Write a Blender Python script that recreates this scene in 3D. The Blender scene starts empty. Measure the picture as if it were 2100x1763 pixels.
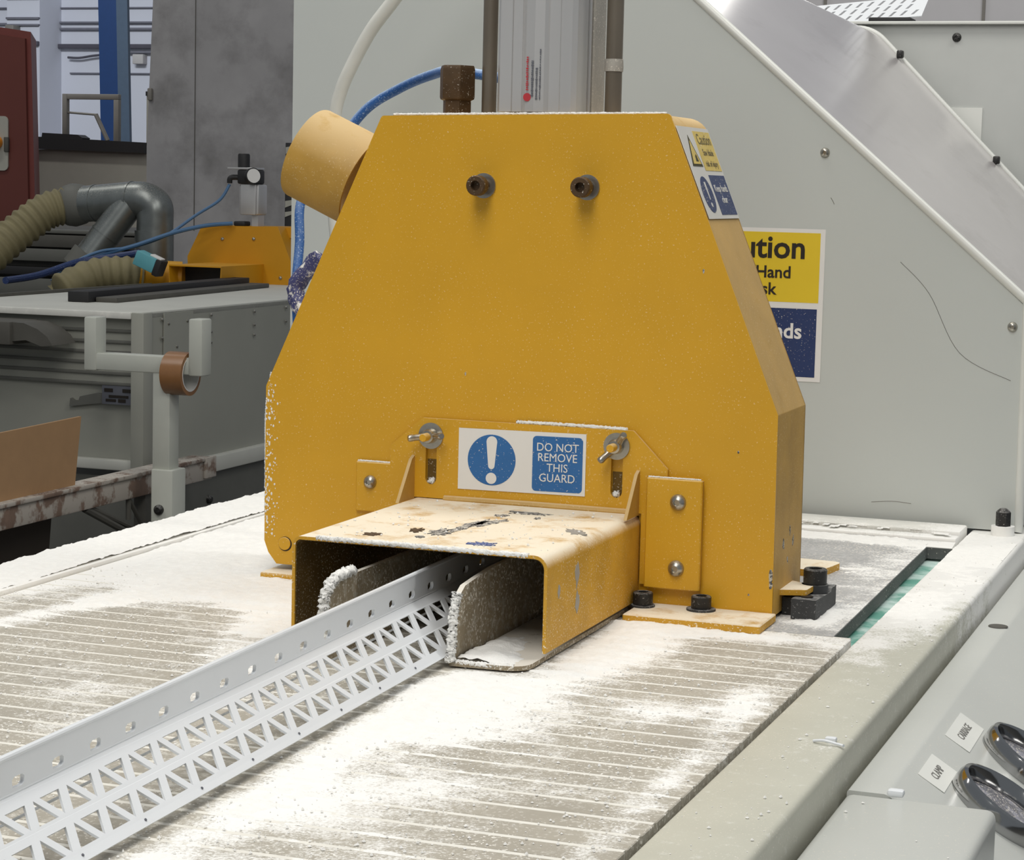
import bpy, bmesh, math, random
import numpy as np
from mathutils import Vector, Matrix
random.seed(7)
rng = np.random.default_rng(11)
SC = bpy.context.scene
COL = SC.collection
PI = math.pi

# ------------------------------------------------------------------ camera
cam = bpy.data.cameras.new('camera')
cam.sensor_fit = 'HORIZONTAL'; cam.sensor_width = 36.0; cam.lens = 77.80
cam.clip_start = 0.05; cam.clip_end = 100
camo = bpy.data.objects.new('camera', cam); COL.objects.link(camo)
camo.matrix_world = Matrix(((0.940496, -0.059779, 0.334504, 0.745643),
                            (0.338955, 0.095516, -0.935941, -1.524866),
                            (0.023999, 0.993631, 0.110095, 0.304828),
                            (0, 0, 0, 1)))
SC.camera = camo

# ------------------------------------------------------------------ light
W = bpy.data.worlds.new('hall_air'); SC.world = W; W.use_nodes = True
bg = W.node_tree.nodes['Background']
bg.inputs[0].default_value = (0.86, 0.93, 1.0, 1); bg.inputs[1].default_value = 0.24

def lamp(name, loc, target, sx, sy, power, col=(1.0, 0.97, 0.92)):
    l = bpy.data.lights.new(name, 'AREA'); l.shape = 'RECTANGLE'
    l.size = sx; l.size_y = sy; l.energy = power; l.color = col
    o = bpy.data.objects.new(name, l); COL.objects.link(o)
    o.location = loc
    o.rotation_euler = (Vector(target) - Vector(loc)).to_track_quat('-Z', 'Y').to_euler()
    return o
lamp('strip_or_fill_light', (0.35, -1.55, 2.15), (0.2, 0.0, 0.15), 0.8, 1.9, 38)
lamp('strip_or_fill_light', (-0.5, 0.35, 2.2), (-0.05, 0.1, 0), 0.3, 1.6, 15)
lamp('strip_or_fill_light', (1.6, 0.6, 2.3), (0.4, 0.5, 0.3), 0.4, 1.6, 20)  # unseen lamp added to brighten the sloping cover
lamp('strip_or_fill_light', (-3.0, 1.6, 3.4), (-2.6, 4.0, 0), 0.3, 2.4, 30)
lamp('strip_or_fill_light', (-6.0, 6.5, 3.6), (-7.0, 12, 1.0), 2.0, 0.4, 150, (0.9, 0.95, 1.0))
lamp('strip_or_fill_light', (-1.28, 10.5, 2.72), (0.2, 0.6, 0.45), 0.16, 0.10, 9)
lamp('strip_or_fill_light', (0.5, 1.7, 3.0), (0.0, 3.0, 0.5), 1.2, 0.3, 16)  # unseen fill added to lift the partition panels
lamp('strip_or_fill_light', (-4.4, 4.6, 3.6), (-4.4, 7.0, 0.1), 1.0, 0.3, 26)  # added fill, out of view, brightening the beige screen
SC.view_settings.view_transform = 'Standard'
SC.view_settings.look = 'None'
SC.view_settings.exposure = 0.0
SC.view_settings.gamma = 1.0
SC.view_settings.use_curve_mapping = False

# ------------------------------------------------------------------ materials
def lin(c):
    return tuple((v / 255 / 12.92) if v / 255 <= 0.04045 else ((v / 255 + 0.055) / 1.055) ** 2.4 for v in c)

# where the saw dust has drifted: (x, y, spread x, spread y, amount) in metres on the table
blobs = [(-0.06, 0.22, 0.10, 0.24, 1.5), (-0.01, 0.03, 0.085, 0.10, 1.1), (0.045, -0.05, 0.07, 0.07, 0.9), (0.09, -0.16, 0.035, 0.07, 0.8), (0.12, -0.28, 0.035, 0.05, 0.45), (0.07, -0.38, 0.04, 0.05, 0.30),
         (0.275, -0.30, 0.06, 0.06, 0.95), (0.33, -0.14, 0.035, 0.12, 0.9), (0.30, -0.39, 0.07, 0.05, 0.62), (0.262, -0.47, 0.05, 0.06, 0.5), (0.29, -0.57, 0.06, 0.05, 0.55), (0.27, -0.69, 0.06, 0.05, 0.6), (0.33, -0.52, 0.05, 0.03, 0.35), (0.36, -0.62, 0.04, 0.04, 0.3), (0.10, -0.46, 0.05, 0.05, 0.25), (0.15, -0.36, 0.03, 0.06, 0.35),
         (0.36, -0.055, 0.09, 0.022, 0.85), (0.40, -0.30, 0.03, 0.05, 0.42), (0.37, -0.48, 0.05, 0.03, 0.35), (0.44, -0.26, 0.02, 0.05, 0.5), (0.45, -0.45, 0.012, 0.2, 0.42), (0.425, 0.02, 0.03, 0.05, 0.8), (0.40, 0.10, 0.06, 0.08, 0.5), (0.42, 0.26, 0.03, 0.10, 0.36), (0.36, 0.41, 0.16, 0.03, 0.75),
         (0.02, 0.30, 0.40, 0.2, 0.55)]
lines = [(-0.085, -0.27, -0.055, -0.14, 0.018, 0.55), (-0.055, -0.14, 0.0, -0.05, 0.022, 0.7), (0.268, -0.25, 0.276, -0.75, 0.014, 0.34), (0.224, -0.22, 0.236, -0.95, 0.024, -0.75)]  # negative last entry bares slats under the bead, standing in for its shade
rail_blobs = [(0.492, 0.36, 0.05, 0.22, 1.0), (0.485, 0.08, 0.035, 0.10, 0.6), (0.480, -0.1, 0.03, 0.12, 0.35), (0.50, -0.32, 0.02, 0.05, 0.2)]
strip_blobs = [(-0.165, 0.25, 0.05, 0.30, 1.3), (-0.165, -0.05, 0.05, 0.15, 0.6)]
DG = bpy.data.node_groups.new('dust_drift', 'ShaderNodeTree')
DG.interface.new_socket('Density', in_out='OUTPUT', socket_type='NodeSocketFloat')
def _drift():
    N = DG.nodes; L = DG.links; out = N.new('NodeGroupOutput'); geo = N.new('ShaderNodeNewGeometry'); acc = None
    allb = blobs + rail_blobs + strip_blobs
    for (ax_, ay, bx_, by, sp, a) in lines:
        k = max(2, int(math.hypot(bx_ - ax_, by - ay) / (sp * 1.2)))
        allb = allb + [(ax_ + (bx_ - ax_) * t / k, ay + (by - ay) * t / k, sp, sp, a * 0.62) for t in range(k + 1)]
    for cx, cy, sx, sy, a in allb:
        v = N.new('ShaderNodeVectorMath'); v.operation = 'MULTIPLY_ADD'; L.new(geo.outputs['Position'], v.inputs[0])
        v.inputs[1].default_value = (1 / sx, 1 / sy, 0); v.inputs[2].default_value = (-cx / sx, -cy / sy, 0)
        d = N.new('ShaderNodeVectorMath'); d.operation = 'DOT_PRODUCT'; L.new(v.outputs[0], d.inputs[0]); L.new(v.outputs[0], d.inputs[1])
        p = N.new('ShaderNodeMath'); p.operation = 'POWER'; p.inputs[0].default_value = math.exp(-1); L.new(d.outputs['Value'], p.inputs[1])
        m_ = N.new('ShaderNodeMath'); m_.operation = 'MULTIPLY_ADD'; L.new(p.outputs[0], m_.inputs[0]); m_.inputs[1].default_value = a
        if acc is not None: L.new(acc, m_.inputs[2])
        else: m_.inputs[2].default_value = 0
        acc = m_.outputs[0]
    L.new(acc, out.inputs[0])
_drift()

def mat(name, rgb, rough=0.5, metal=0.0, var=0.08, vscale=25, dust=0.0, dustcol=(228, 222, 210), dscale=260,
        speck=0.0, speckscale=700, chip=0.0, chipscale=45, chipcol=(70, 66, 62), bump=0.0, bscale=500, patch=0.0,
        patchscale=14, patchcol=(235, 232, 225), stretch=(1, 1, 1), spec=0.5, patchlow=0.0, soft=0.08, drift=0.0):
    m = bpy.data.materials.new(name); m.use_nodes = True
    nt = m.node_tree; N = nt.nodes; L = nt.links
    b = N['Principled BSDF']
    b.inputs['Roughness'].default_value = rough; b.inputs['Metallic'].default_value = metal
    b.inputs['Specular IOR Level'].default_value = spec
    geo = N.new('ShaderNodeNewGeometry')
    mp = N.new('ShaderNodeMapping'); mp.inputs['Scale'].default_value = stretch
    L.new(geo.outputs['Position'], mp.inputs['Vector'])
    def noise(scale, detail=3, rough_=0.55):
        n = N.new('ShaderNodeTexNoise'); n.inputs['Scale'].default_value = scale
        n.inputs['Detail'].default_value = detail; n.inputs['Roughness'].default_value = rough_
        L.new(mp.outputs[0], n.inputs['Vector']); return n.outputs['Fac']
    def rng_(src, a, c, lo=0.0, hi=1.0):
        r = N.new('ShaderNodeMapRange'); r.inputs[1].default_value = a; r.inputs[2].default_value = c
        r.inputs[3].default_value = lo; r.inputs[4].default_value = hi
        L.new(src, r.inputs[0]); return r.outputs[0]
    def mul(a, c):
        r = N.new('ShaderNodeMath'); r.operation = 'MULTIPLY'
        L.new(a, r.inputs[0])
        if isinstance(c, (int, float)): r.inputs[1].default_value = c
        else: L.new(c, r.inputs[1])
        return r.outputs[0]
    def mix(f, a, c):
        r = N.new('ShaderNodeMix'); r.data_type = 'RGBA'
        L.new(f, r.inputs[0])
        for i, s in ((6, a), (7, c)):
            if isinstance(s, tuple): r.inputs[i].default_value = s + (1,)
            else: L.new(s, r.inputs[i])
        return r.outputs[2]
    base = lin(rgb)
    col = mix(rng_(noise(vscale, 4), 0.25, 0.75), tuple(max(0, c * (1 - var)) for c in base), tuple(min(1, c * (1 + var)) for c in base))
    rsock = None
    if patch:
        src = noise(patchscale, 6, 0.62)
        if patchlow:
            ad = N.new('ShaderNodeMath'); ad.operation = 'MULTIPLY_ADD'; ad.inputs[1].default_value = patchlow
            L.new(noise(11, 3), ad.inputs[0])
            sb = N.new('ShaderNodeMath'); sb.operation = 'SUBTRACT'; L.new(src, sb.inputs[0]); sb.inputs[1].default_value = patchlow / 2
            L.new(sb.outputs[0], ad.inputs[2]); src = ad.outputs[0]
        f = rng_(src, 0.62 - 0.3 * patch, 0.62 + soft - 0.3 * patch)
        col = mix(f, col, lin(patchcol))
    if chip:
        f = rng_(noise(chipscale, 5, 0.6), 0.80 - 0.18 * chip, 0.82 - 0.18 * chip)
        col = mix(f, col, lin(chipcol))
    if speck:
        f = mul(rng_(noise(speckscale, 2), 0.70 - 0.14 * speck, 0.74 - 0.14 * speck), rng_(noise(18, 3), 0.3, 0.6))
        col = mix(f, col, lin(dustcol))
    if drift:
        g = N.new('ShaderNodeGroup'); g.node_tree = DG
        def add(a, c, k):
            r = N.new('ShaderNodeMath'); r.operation = 'MULTIPLY_ADD'; L.new(c, r.inputs[0]); r.inputs[1].default_value = k; L.new(a, r.inputs[2]); return r.outputs[0]
        t = add(g.outputs[0], noise(520, 3, 0.7), 1.1)
        t = add(t, noise(70, 4, 0.6), 0.8)
        t = add(t, noise(22, 3, 0.5), 0.7)
        f = rng_(t, 1.72 - drift, 2.05 - drift)
        col = mix(f, col, lin((243, 242, 238)))
    if dust:
        sx = N.new('ShaderNodeSeparateXYZ'); L.new(geo.outputs['Normal'], sx.inputs[0])
        up = rng_(sx.outputs[2], 0.12, 0.85)
        f = mul(up, rng_(noise(dscale, 4, 0.65), 0.62 - 0.55 * dust, 0.9 - 0.55 * dust))
        f = mul(f, min(1.0, 0.55 + 0.45 * dust))
        col = mix(f, col, lin(dustcol))
        rsock = rng_(f, 0, 1, rough, 0.95)
    L.new(col, b.inputs['Base Color'])
    if rsock: L.new(rsock, b.inputs['Roughness'])
    if bump:
        bn = N.new('ShaderNodeBump'); bn.inputs['Strength'].default_value = bump; bn.inputs['Distance'].default_value = 0.001
        L.new(noise(bscale, 4), bn.inputs['Height']); L.new(bn.outputs[0], b.inputs['Normal'])
    return m

M = {}
M['yellow'] = mat('yellow_paint', (212, 160, 34), 0.42, var=0.05, vscale=14, speck=0.4, dust=0.75, dustcol=(232, 200, 140), chip=0.12, chipscale=60, bump=0.05, bscale=900)
M['yellow_side'] = mat('yellow_paint_dusty', (190, 148, 66), 0.55, var=0.16, vscale=30, speck=0.5, dust=0.85, dustcol=(212, 184, 136), dscale=70, chip=0.25, chipscale=70)
M['yellow_top'] = mat('yellow_paint_caked', (204, 154, 42), 0.6, var=0.12, vscale=40, speck=0.55, dust=0.74, dustcol=(243, 236, 218), dscale=40, chip=0.2, chipscale=55, chipcol=(120, 116, 112), bump=0.3, bscale=800)
M['yellow_far'] = mat('yellow_paint_far', (206, 146, 20), 0.5, var=0.06, vscale=8, dust=0.3, dustcol=(220, 180, 90))
M['yellow_shade'] = mat('yellow_painted_shade', (104, 80, 30), 0.8, var=0.25, vscale=50, speck=0.6)  # dark tone paints shade into the tunnel inside and plate slots
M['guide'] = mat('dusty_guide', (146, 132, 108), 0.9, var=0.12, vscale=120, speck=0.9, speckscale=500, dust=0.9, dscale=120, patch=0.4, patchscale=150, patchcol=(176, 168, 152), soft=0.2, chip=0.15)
M['dust'] = mat('white_dust', (243, 242, 238), 1.0, var=0.04, vscale=160, bump=0.6, bscale=900, spec=0.1)
M['crust'] = mat('caked_dust', (226, 224, 218), 1.0, var=0.1, vscale=300, bump=0.8, bscale=1200, spec=0.1)
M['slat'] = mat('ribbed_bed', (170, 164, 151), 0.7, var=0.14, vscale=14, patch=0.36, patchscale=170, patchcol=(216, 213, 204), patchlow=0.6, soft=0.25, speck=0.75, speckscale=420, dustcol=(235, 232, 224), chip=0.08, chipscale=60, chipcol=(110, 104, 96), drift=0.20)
M['bed'] = mat('groove_fill', (226, 223, 214), 0.95, var=0.06, vscale=90)
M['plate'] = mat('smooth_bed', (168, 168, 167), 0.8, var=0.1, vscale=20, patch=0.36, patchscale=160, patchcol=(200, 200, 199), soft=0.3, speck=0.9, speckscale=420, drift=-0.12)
M['plate_edge'] = mat('bed_edge', (84, 86, 85), 0.7, speck=0.25)
M['green'] = mat('green_sheet', (96, 158, 142), 0.6, var=0.1, vscale=30, patch=0.62, patchscale=22, patchcol=(192, 214, 208), soft=0.15)
M['rail'] = mat('rail_paint', (192, 191, 177), 0.5, var=0.05, vscale=20, patch=0.12, patchscale=120, patchcol=(216, 216, 208), soft=0.2, speck=0.4, drift=0.12)
M['strip'] = mat('edge_strip', (216, 215, 208), 0.8, var=0.06, vscale=30, patch=0.3, patchscale=60, soft=0.3, drift=0.2)
M['grey'] = mat('grey_paint', (198, 202, 198), 0.42, var=0.02, vscale=5, chip=0.05, chipscale=22, chipcol=(160, 158, 150))
M['grey_lip'] = mat('grey_lip', (220, 221, 215), 0.35, var=0.03)
M['cover'] = mat('cover_sheet', (188, 184, 183), 0.18, var=0.06, vscale=9, stretch=(1, 0.35, 1), patch=0.18, patchscale=12, patchcol=(172, 167, 166), soft=0.25)
M['panel_box'] = mat('control_paint', (198, 200, 195), 0.28, var=0.03, vscale=10, speck=0.3)
M['far_grey'] = mat('far_cabinet', (176, 178, 174), 0.5, var=0.03)
M['steel'] = mat('zinc_steel', (176, 172, 162), 0.28, 0.9, var=0.1, vscale=300, dust=0.3)
M['alu'] = mat('aluminium', (200, 199, 198), 0.3, 0.45, var=0.06, vscale=12, stretch=(1, 1, 0.15))
M['alu_dusty'] = mat('aluminium_dusty', (172, 168, 160), 0.6, 0.2, var=0.12, vscale=40, speck=0.6)
M['rod'] = mat('oiled_rod', (134, 124, 110), 0.28, 0.6, var=0.2, vscale=40, stretch=(1, 1, 0.3))
M['black'] = mat('black_oxide', (38, 37, 36), 0.5, 0.2, var=0.2, vscale=60, dust=0.4, dustcol=(170, 168, 164), speck=0.4)
M['block'] = mat('black_block', (58, 59, 60), 0.7, 0.1, var=0.2, vscale=60, speck=0.4, dust=0.45, dustcol=(176, 176, 174))
M['bronze'] = mat('bronze', (84, 64, 42), 0.5, 0.35, var=0.2, vscale=120, speck=0.3)
M['chrome'] = mat('chrome', (172, 172, 172), 0.12, 1.0, var=0.02)
M['cup'] = mat('dusty_chrome', (112, 112, 118), 0.65, 0.25, var=0.25, vscale=120, speck=0.9, patch=0.4, patchscale=90, patchcol=(150, 150, 160))
M['pvc'] = mat('white_pvc', (226, 229, 232), 0.38, var=0.02, vscale=10)
M['white'] = mat('sticker_white', (232, 230, 226), 0.45, var=0.02)
M['white_dusty'] = mat('sticker_white_dusty', (214, 211, 203), 0.6, var=0.04)
M['blue'] = mat('sign_blue', (44, 104, 166), 0.45, var=0.06, vscale=60, speck=0.25)
M['navy'] = mat('sign_navy', (34, 54, 100), 0.5, var=0.08, vscale=40, speck=0.25)
M['navy_dusty'] = mat('sign_navy_dusty', (66, 76, 108), 0.7, var=0.15, vscale=60, speck=0.4)
M['signyellow'] = mat('sign_yellow', (228, 196, 44), 0.5, var=0.03)
M['signyellow_dusty'] = mat('sign_yellow_dusty', (214, 188, 104), 0.7, var=0.08, vscale=80, speck=0.4)
M['ink'] = mat('ink', (34, 26, 18), 0.6)
M['ink_dusty'] = mat('ink_dusty', (112, 102, 72), 0.8)
M['ink_olive'] = mat('ink_olive', (72, 68, 44), 0.8)
M['ink_grey'] = mat('ink_grey', (96, 98, 106), 0.6)
M['ink_soft'] = mat('label_ink', (120, 118, 114), 0.6)
M['ink_red'] = mat('ink_red', (186, 52, 60), 0.6)
M['label'] = mat('paper_label', (226, 227, 221), 0.5, var=0.02)
M['blue_hose'] = mat('blue_hose', (48, 98, 166), 0.45, speck=0.7, dust=0.7, dustcol=(180, 200, 222))
M['blue_far'] = mat('blue_hose_far', (70, 110, 150), 0.5)
M['white_hose'] = mat('white_hose', (216, 216, 208), 0.4)
M['tape_blue'] = mat('violet_tape', (64, 66, 110), 0.6, speck=0.8, patch=0.3, patchscale=90)
M['residue'] = mat('sticker_residue', (84, 84, 86), 0.9, var=0.3, vscale=400, speck=1.0, patch=0.45, patchscale=300, patchcol=(190, 186, 176))
M['residue_brown'] = mat('residue_brown', (84, 66, 46), 0.9, var=0.3, vscale=300)
M['residue_blue'] = mat('residue_blue', (70, 88, 140), 0.9, var=0.2, speck=1.0)
M['bare'] = mat('bare_steel', (168, 166, 160), 0.5, 0.3, var=0.1)
M['floor'] = mat('concrete', (104, 102, 98), 0.8, var=0.15, vscale=2)
M['wall'] = mat('white_brick', (214, 216, 226), 0.8, var=0.03, vscale=2)
M['wall_side'] = mat('off_white_box', (196, 192, 190), 0.8, var=0.03)  # off-white of the junction boxes
M['pipe_grey'] = mat('conduit_grey', (120, 120, 130), 0.6)
M['pipe_dark'] = mat('conduit_dark', (84, 82, 92), 0.6)
M['column'] = mat('column_blue', (12, 50, 98), 0.5, var=0.06)
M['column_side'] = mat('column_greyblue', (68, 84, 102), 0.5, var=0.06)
M['red'] = mat('oxide_red', (104, 52, 44), 0.6, var=0.06, vscale=6)
M['red_edge'] = mat('oxide_red_edge', (118, 60, 54), 0.6, var=0.06)
M['orange'] = mat('orange_knob', (230, 140, 30), 0.4)
M['speckle'] = mat('speckled_sheet', (160, 158, 159), 0.75, var=0.16, vscale=5, patch=0.5, patchscale=4.2, patchcol=(110, 108, 107), soft=0.28, chip=0.25, chipscale=11, chipcol=(104, 102, 101))
M['beige'] = mat('beige_panel', (172, 170, 160), 0.7, var=0.03)
M['dark'] = mat('near_black', (34, 33, 34), 0.6)
M['frame'] = mat('frame_grey', (128, 124, 118), 0.6, var=0.06)
M['galv'] = mat('galvanised', (132, 136, 134), 0.36, 0.75, var=0.2, vscale=20, dust=0.2)
M['flex'] = mat('flex_hose', (134, 125, 92), 0.7, var=0.1, vscale=20)
M['teal'] = mat('teal_plastic', (98, 168, 178), 0.5)
M['bench'] = mat('far_bench', (160, 160, 150), 0.55, var=0.05, vscale=5, chip=0.12, chipscale=18, chipcol=(120, 110, 92))
M['bench_top'] = mat('far_bench_top', (196, 196, 188), 0.6, var=0.06, vscale=6)
M['bench_dark'] = mat('far_bench_dark', (104, 104, 98), 0.6, var=0.05)
M['dim'] = mat('dim_machine', (84, 82, 76), 0.7, var=0.1)
M['standw'] = mat('stand_paint', (196, 198, 188), 0.5, var=0.03)
M['tape'] = mat('parcel_tape', (146, 104, 66), 0.3, var=0.06, vscale=80)
M['card'] = mat('cardboard', (172, 136, 98), 0.85, var=0.05)
M['card_dark'] = mat('dark_board', (62, 54, 46), 0.85, var=0.05)
M['rust'] = mat('rusty_paint', (128, 106, 92), 0.8, var=0.25, vscale=25, patch=0.62, patchscale=16, patchcol=(184, 176, 166), chip=0.35, chipscale=22, chipcol=(58, 48, 42), dust=0.3)
M['part_wall'] = mat('partition_panel', (198, 196, 198), 0.6, var=0.02)

# ------------------------------------------------------------------ helpers
def thing(name, label, cat, loc=(0, 0, 0), group=None, kind=None):
    o = bpy.data.objects.new(name, None); COL.objects.link(o)
    o.location = loc; o.empty_display_size = 0.02
    o['label'] = label; o['category'] = cat
    if group: o['group'] = group
    if kind: o['kind'] = kind
    return o

def root_loc(p):
    while p is not None and p.parent is not None: p = p.parent
    return p.location.copy() if p is not None else Vector((0, 0, 0))

def link(name, me, m, parent=None, label=None):
    me.name = name
    me.materials.clear(); me.materials.append(m)
    o = bpy.data.objects.new(name, me); COL.objects.link(o)
    if parent is not None:
        me.transform(Matrix.Translation(-root_loc(parent))); o.parent = parent
    if label: o['label'] = label
    return o

def tag(o, label, cat, group=None, kind=None):
    o['label'] = label; o['category'] = cat
    if group: o['group'] = group
    if kind: o['kind'] = kind
    return o

class MB:
    def __init__(s): s.bm = bmesh.new()
    def box(s, x0, x1, y0, y1, z0, z1, bev=0.0, seg=2, mtx=None):
        r = bmesh.ops.create_cube(s.bm, size=1.0, matrix=Matrix.Translation(((x0 + x1) / 2, (y0 + y1) / 2, (z0 + z1) / 2)) @ Matrix.Diagonal((abs(x1 - x0), abs(y1 - y0), abs(z1 - z0), 1)))
        vs = r['verts']
        if bev:
            es = list({e for v in vs for e in v.link_edges})
            rb = bmesh.ops.bevel(s.bm, geom=es, offset=bev, segments=seg, affect='EDGES', profile=0.5)
            vs = list({v for f in rb['faces'] for v in f.verts} | {v for v in vs if v.is_valid})
        if mtx is not None: bmesh.ops.transform(s.bm, matrix=mtx, verts=[v for v in vs if v.is_valid])
        return s
    def cyl(s, p0, p1, r, seg=24, r2=None, cap=True):
        p0 = Vector(p0); p1 = Vector(p1); d = p1 - p0
        q = d.to_track_quat('Z', 'Y').to_matrix().to_4x4()
        bmesh.ops.create_cone(s.bm, cap_ends=cap, cap_tris=False, segments=seg, radius1=r, radius2=r if r2 is None else r2, depth=d.length, matrix=Matrix.Translation((p0 + p1) / 2) @ q)
        return s
    def lathe(s, prof, mtx, seg=32, close=False):
        rows = []
        for r, z in prof:
            rows.append([s.bm.verts.new(mtx @ Vector((r * math.cos(2 * PI * i / seg), r * math.sin(2 * PI * i / seg), z))) for i in range(seg)])
        n = len(rows)
        for a in range(n if close else n - 1):
            A = rows[a]; B = rows[(a + 1) % n]
            for i in range(seg):
                j = (i + 1) % seg
                s.bm.faces.new((A[i], A[j], B[j], B[i]))
        if not close:
            for row, inv in ((rows[0], True), (rows[-1], False)):
                s.bm.faces.new(row[::-1] if inv else row)
        return s
    def tube(s, path, r, seg=12, rad=None, cap=True):
        P = [Vector(p) for p in path]; rows = []; up = None
        for i, p in enumerate(P):
            t = (P[min(i + 1, len(P) - 1)] - P[max(i - 1, 0)]).normalized()
            if up is None: up = t.orthogonal().normalized()
            up = (up - t * up.dot(t)).normalized(); w = t.cross(up)
            rr = rad[i] if rad else r
            rows.append([s.bm.verts.new(p + (up * math.cos(2 * PI * k / seg) + w * math.sin(2 * PI * k / seg)) * rr) for k in range(seg)])
        for A, B in zip(rows, rows[1:]):
            for k in range(seg):
                j = (k + 1) % seg; s.bm.faces.new((A[k], A[j], B[j], B[k]))
        if cap: s.bm.faces.new(rows[0][::-1]); s.bm.faces.new(rows[-1])
        return s
    def prism(s, poly, f0, f1):
        """poly: 2-D points; f0/f1 map (u,v) to 3-D for the two end caps"""
        A = [s.bm.verts.new(f0(u, v)) for u, v in poly]; B = [s.bm.verts.new(f1(u, v)) for u, v in poly]
        n = len(poly)
        s.bm.faces.new(A); s.bm.faces.new(B[::-1])
        for i in range(n):
            j = (i + 1) % n; s.bm.faces.new((A[j], A[i], B[i], B[j]))
        return s
    def sweep(s, path, t, y0, y1):
        """a sheet of thickness t following an open (x,z) path, running from y0 to y1"""
        n = len(path); P = [Vector(p) for p in path]; nn = []
        for i in range(n):
            d = (P[min(i + 1, n - 1)] - P[max(i - 1, 0)]).normalized(); nn.append(Vector((-d.y, d.x)))
        poly = [tuple(p) for p in P] + [tuple(P[i] + nn[i] * t) for i in range(n - 1, -1, -1)]
        rows = [[s.bm.verts.new((u, y, v)) for u, v in poly] for y in (y0, y1)]
        m = len(poly)
        for i in range(m):
            j = (i + 1) % m; s.bm.faces.new((rows[0][i], rows[0][j], rows[1][j], rows[1][i]))
        for i in range(n - 1):
            for row in rows: s.bm.faces.new((row[i], row[i + 1], row[m - 2 - i], row[m - 1 - i]))
        return s
    def add(s, me):
        s.bm.from_mesh(me); bpy.data.meshes.remove(me); return s
    def mesh(s, smooth=None):
        bmesh.ops.recalc_face_normals(s.bm, faces=s.bm.faces)
        me = bpy.data.meshes.new('m'); s.bm.to_mesh(me); s.bm.free()
        if smooth:
            me.polygons.foreach_set('use_smooth', [True] * len(me.polygons)); me.set_sharp_from_angle(angle=math.radians(smooth))
        return me
    def build(s, name, m, parent=None, smooth=35, label=None):
        return link(name, s.mesh(smooth), m, parent, label)

def curve_mesh(cu):
    o = bpy.data.objects.new('tmp', cu); COL.objects.link(o)
    bpy.context.view_layer.update()
    me = bpy.data.meshes.new_from_object(o.evaluated_get(bpy.context.evaluated_depsgraph_get()))
    bpy.data.objects.remove(o); bpy.data.curves.remove(cu)
    return me

def fill2d(loops, t, res=1):
    """flat plate with holes in the (u,v) plane, thickness t centred on w=0"""
    cu = bpy.data.curves.new('tmp', 'CURVE'); cu.dimensions = '2D'; cu.fill_mode = 'BOTH'; cu.extrude = t / 2
    for lp in loops:
        sp = cu.splines.new('POLY'); sp.points.add(len(lp) - 1)
        for p, (u, v) in zip(sp.points, lp): p.co = (u, v, 0, 1)
        sp.use_cyclic_u = True
    return curve_mesh(cu)

def text2d(s, size, t=0.0002, bold=0.0, align='CENTER', sx=1.0):
    cu = bpy.data.curves.new('tmp', 'FONT'); cu.body = s; cu.size = size; cu.extrude = t / 2
    cu.offset = bold; cu.align_x = align; cu.align_y = 'CENTER'; cu.resolution_u = 3
    me = curve_mesh(cu)
    if sx != 1.0: me.transform(Matrix.Diagonal((sx, 1, 1, 1)))
    return me

def frame(o, u, v, w=None):
    u = Vector(u).normalized(); v = Vector(v).normalized(); w = u.cross(v) if w is None else Vector(w)
    m = Matrix.Identity(4)
    for i in range(3): m[i][0] = u[i]; m[i][1] = v[i]; m[i][2] = w[i]; m[i][3] = o[i]
    return m

def plate(name, loops, t, fr, m, parent=None, label=None, smooth=None):
    me = fill2d(loops, t); me.transform(fr)
    return link(name, me, m, parent, label)

def rect(u0, u1, v0, v1): return [(u0, v0), (u1, v0), (u1, v1), (u0, v1)]
def circ(cu, cv, r, n=40): return [(cu + r * math.cos(2 * PI * i / n), cv + r * math.sin(2 * PI * i / n)) for i in range(n)]
def rrect(u0, u1, v0, v1, r, n=5):
    pts = []
    for cx, cy, a in ((u1 - r, v1 - r, 0), (u0 + r, v1 - r, PI / 2), (u0 + r, v0 + r, PI), (u1 - r, v0 + r, 1.5 * PI)):
        for i in range(n + 1): pts.append((cx + r * math.cos(a + PI / 2 * i / n), cy + r * math.sin(a + PI / 2 * i / n)))
    return pts
def fillet(pts, rad, n=5):
    """round the corners of a closed (or open) polygon; rad per point"""
    out = []; k = len(pts)
    for i, p in enumerate(pts):
        r = rad[i]
        if not r: out.append(tuple(p)); continue
        p = Vector(p); a = (Vector(pts[i - 1]) - p); b = (Vector(pts[(i + 1) % k]) - p)
        a.normalize(); b.normalize(); ang = a.angle(b); d = r / math.tan(ang / 2)
        s = p + a * d; e = p + b * d; c = p + (a + b).normalized() * (r / math.sin(ang / 2))
        a0 = math.atan2(s.y - c.y, s.x - c.x); a1 = math.atan2(e.y - c.y, e.x - c.x)
        da = (a1 - a0 + PI) % (2 * PI) - PI
        for j in range(n + 1): out.append((c.x + r * math.cos(a0 + da * j / n), c.y + r * math.sin(a0 + da * j / n)))
    return out
def bez(pts, n=8):
    """Catmull-Rom through points"""
    P = [Vector(p) for p in pts]; out = []
    for i in range(len(P) - 1):
        p0 = P[max(i - 1, 0)]; p1 = P[i]; p2 = P[i + 1]; p3 = P[min(i + 2, len(P) - 1)]
        for j in range(n):
            t = j / n
            out.append(0.5 * ((2 * p1) + (p2 - p0) * t + (2 * p0 - 5 * p1 + 4 * p2 - p3) * t * t + (3 * p1 - p0 - 3 * p2 + p3) * t ** 3))
    out.append(P[-1]); return out
def copy_part(o, parent, loc):
    c = o.copy(); COL.objects.link(c); c.parent = parent; c.location = loc; return c
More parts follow.
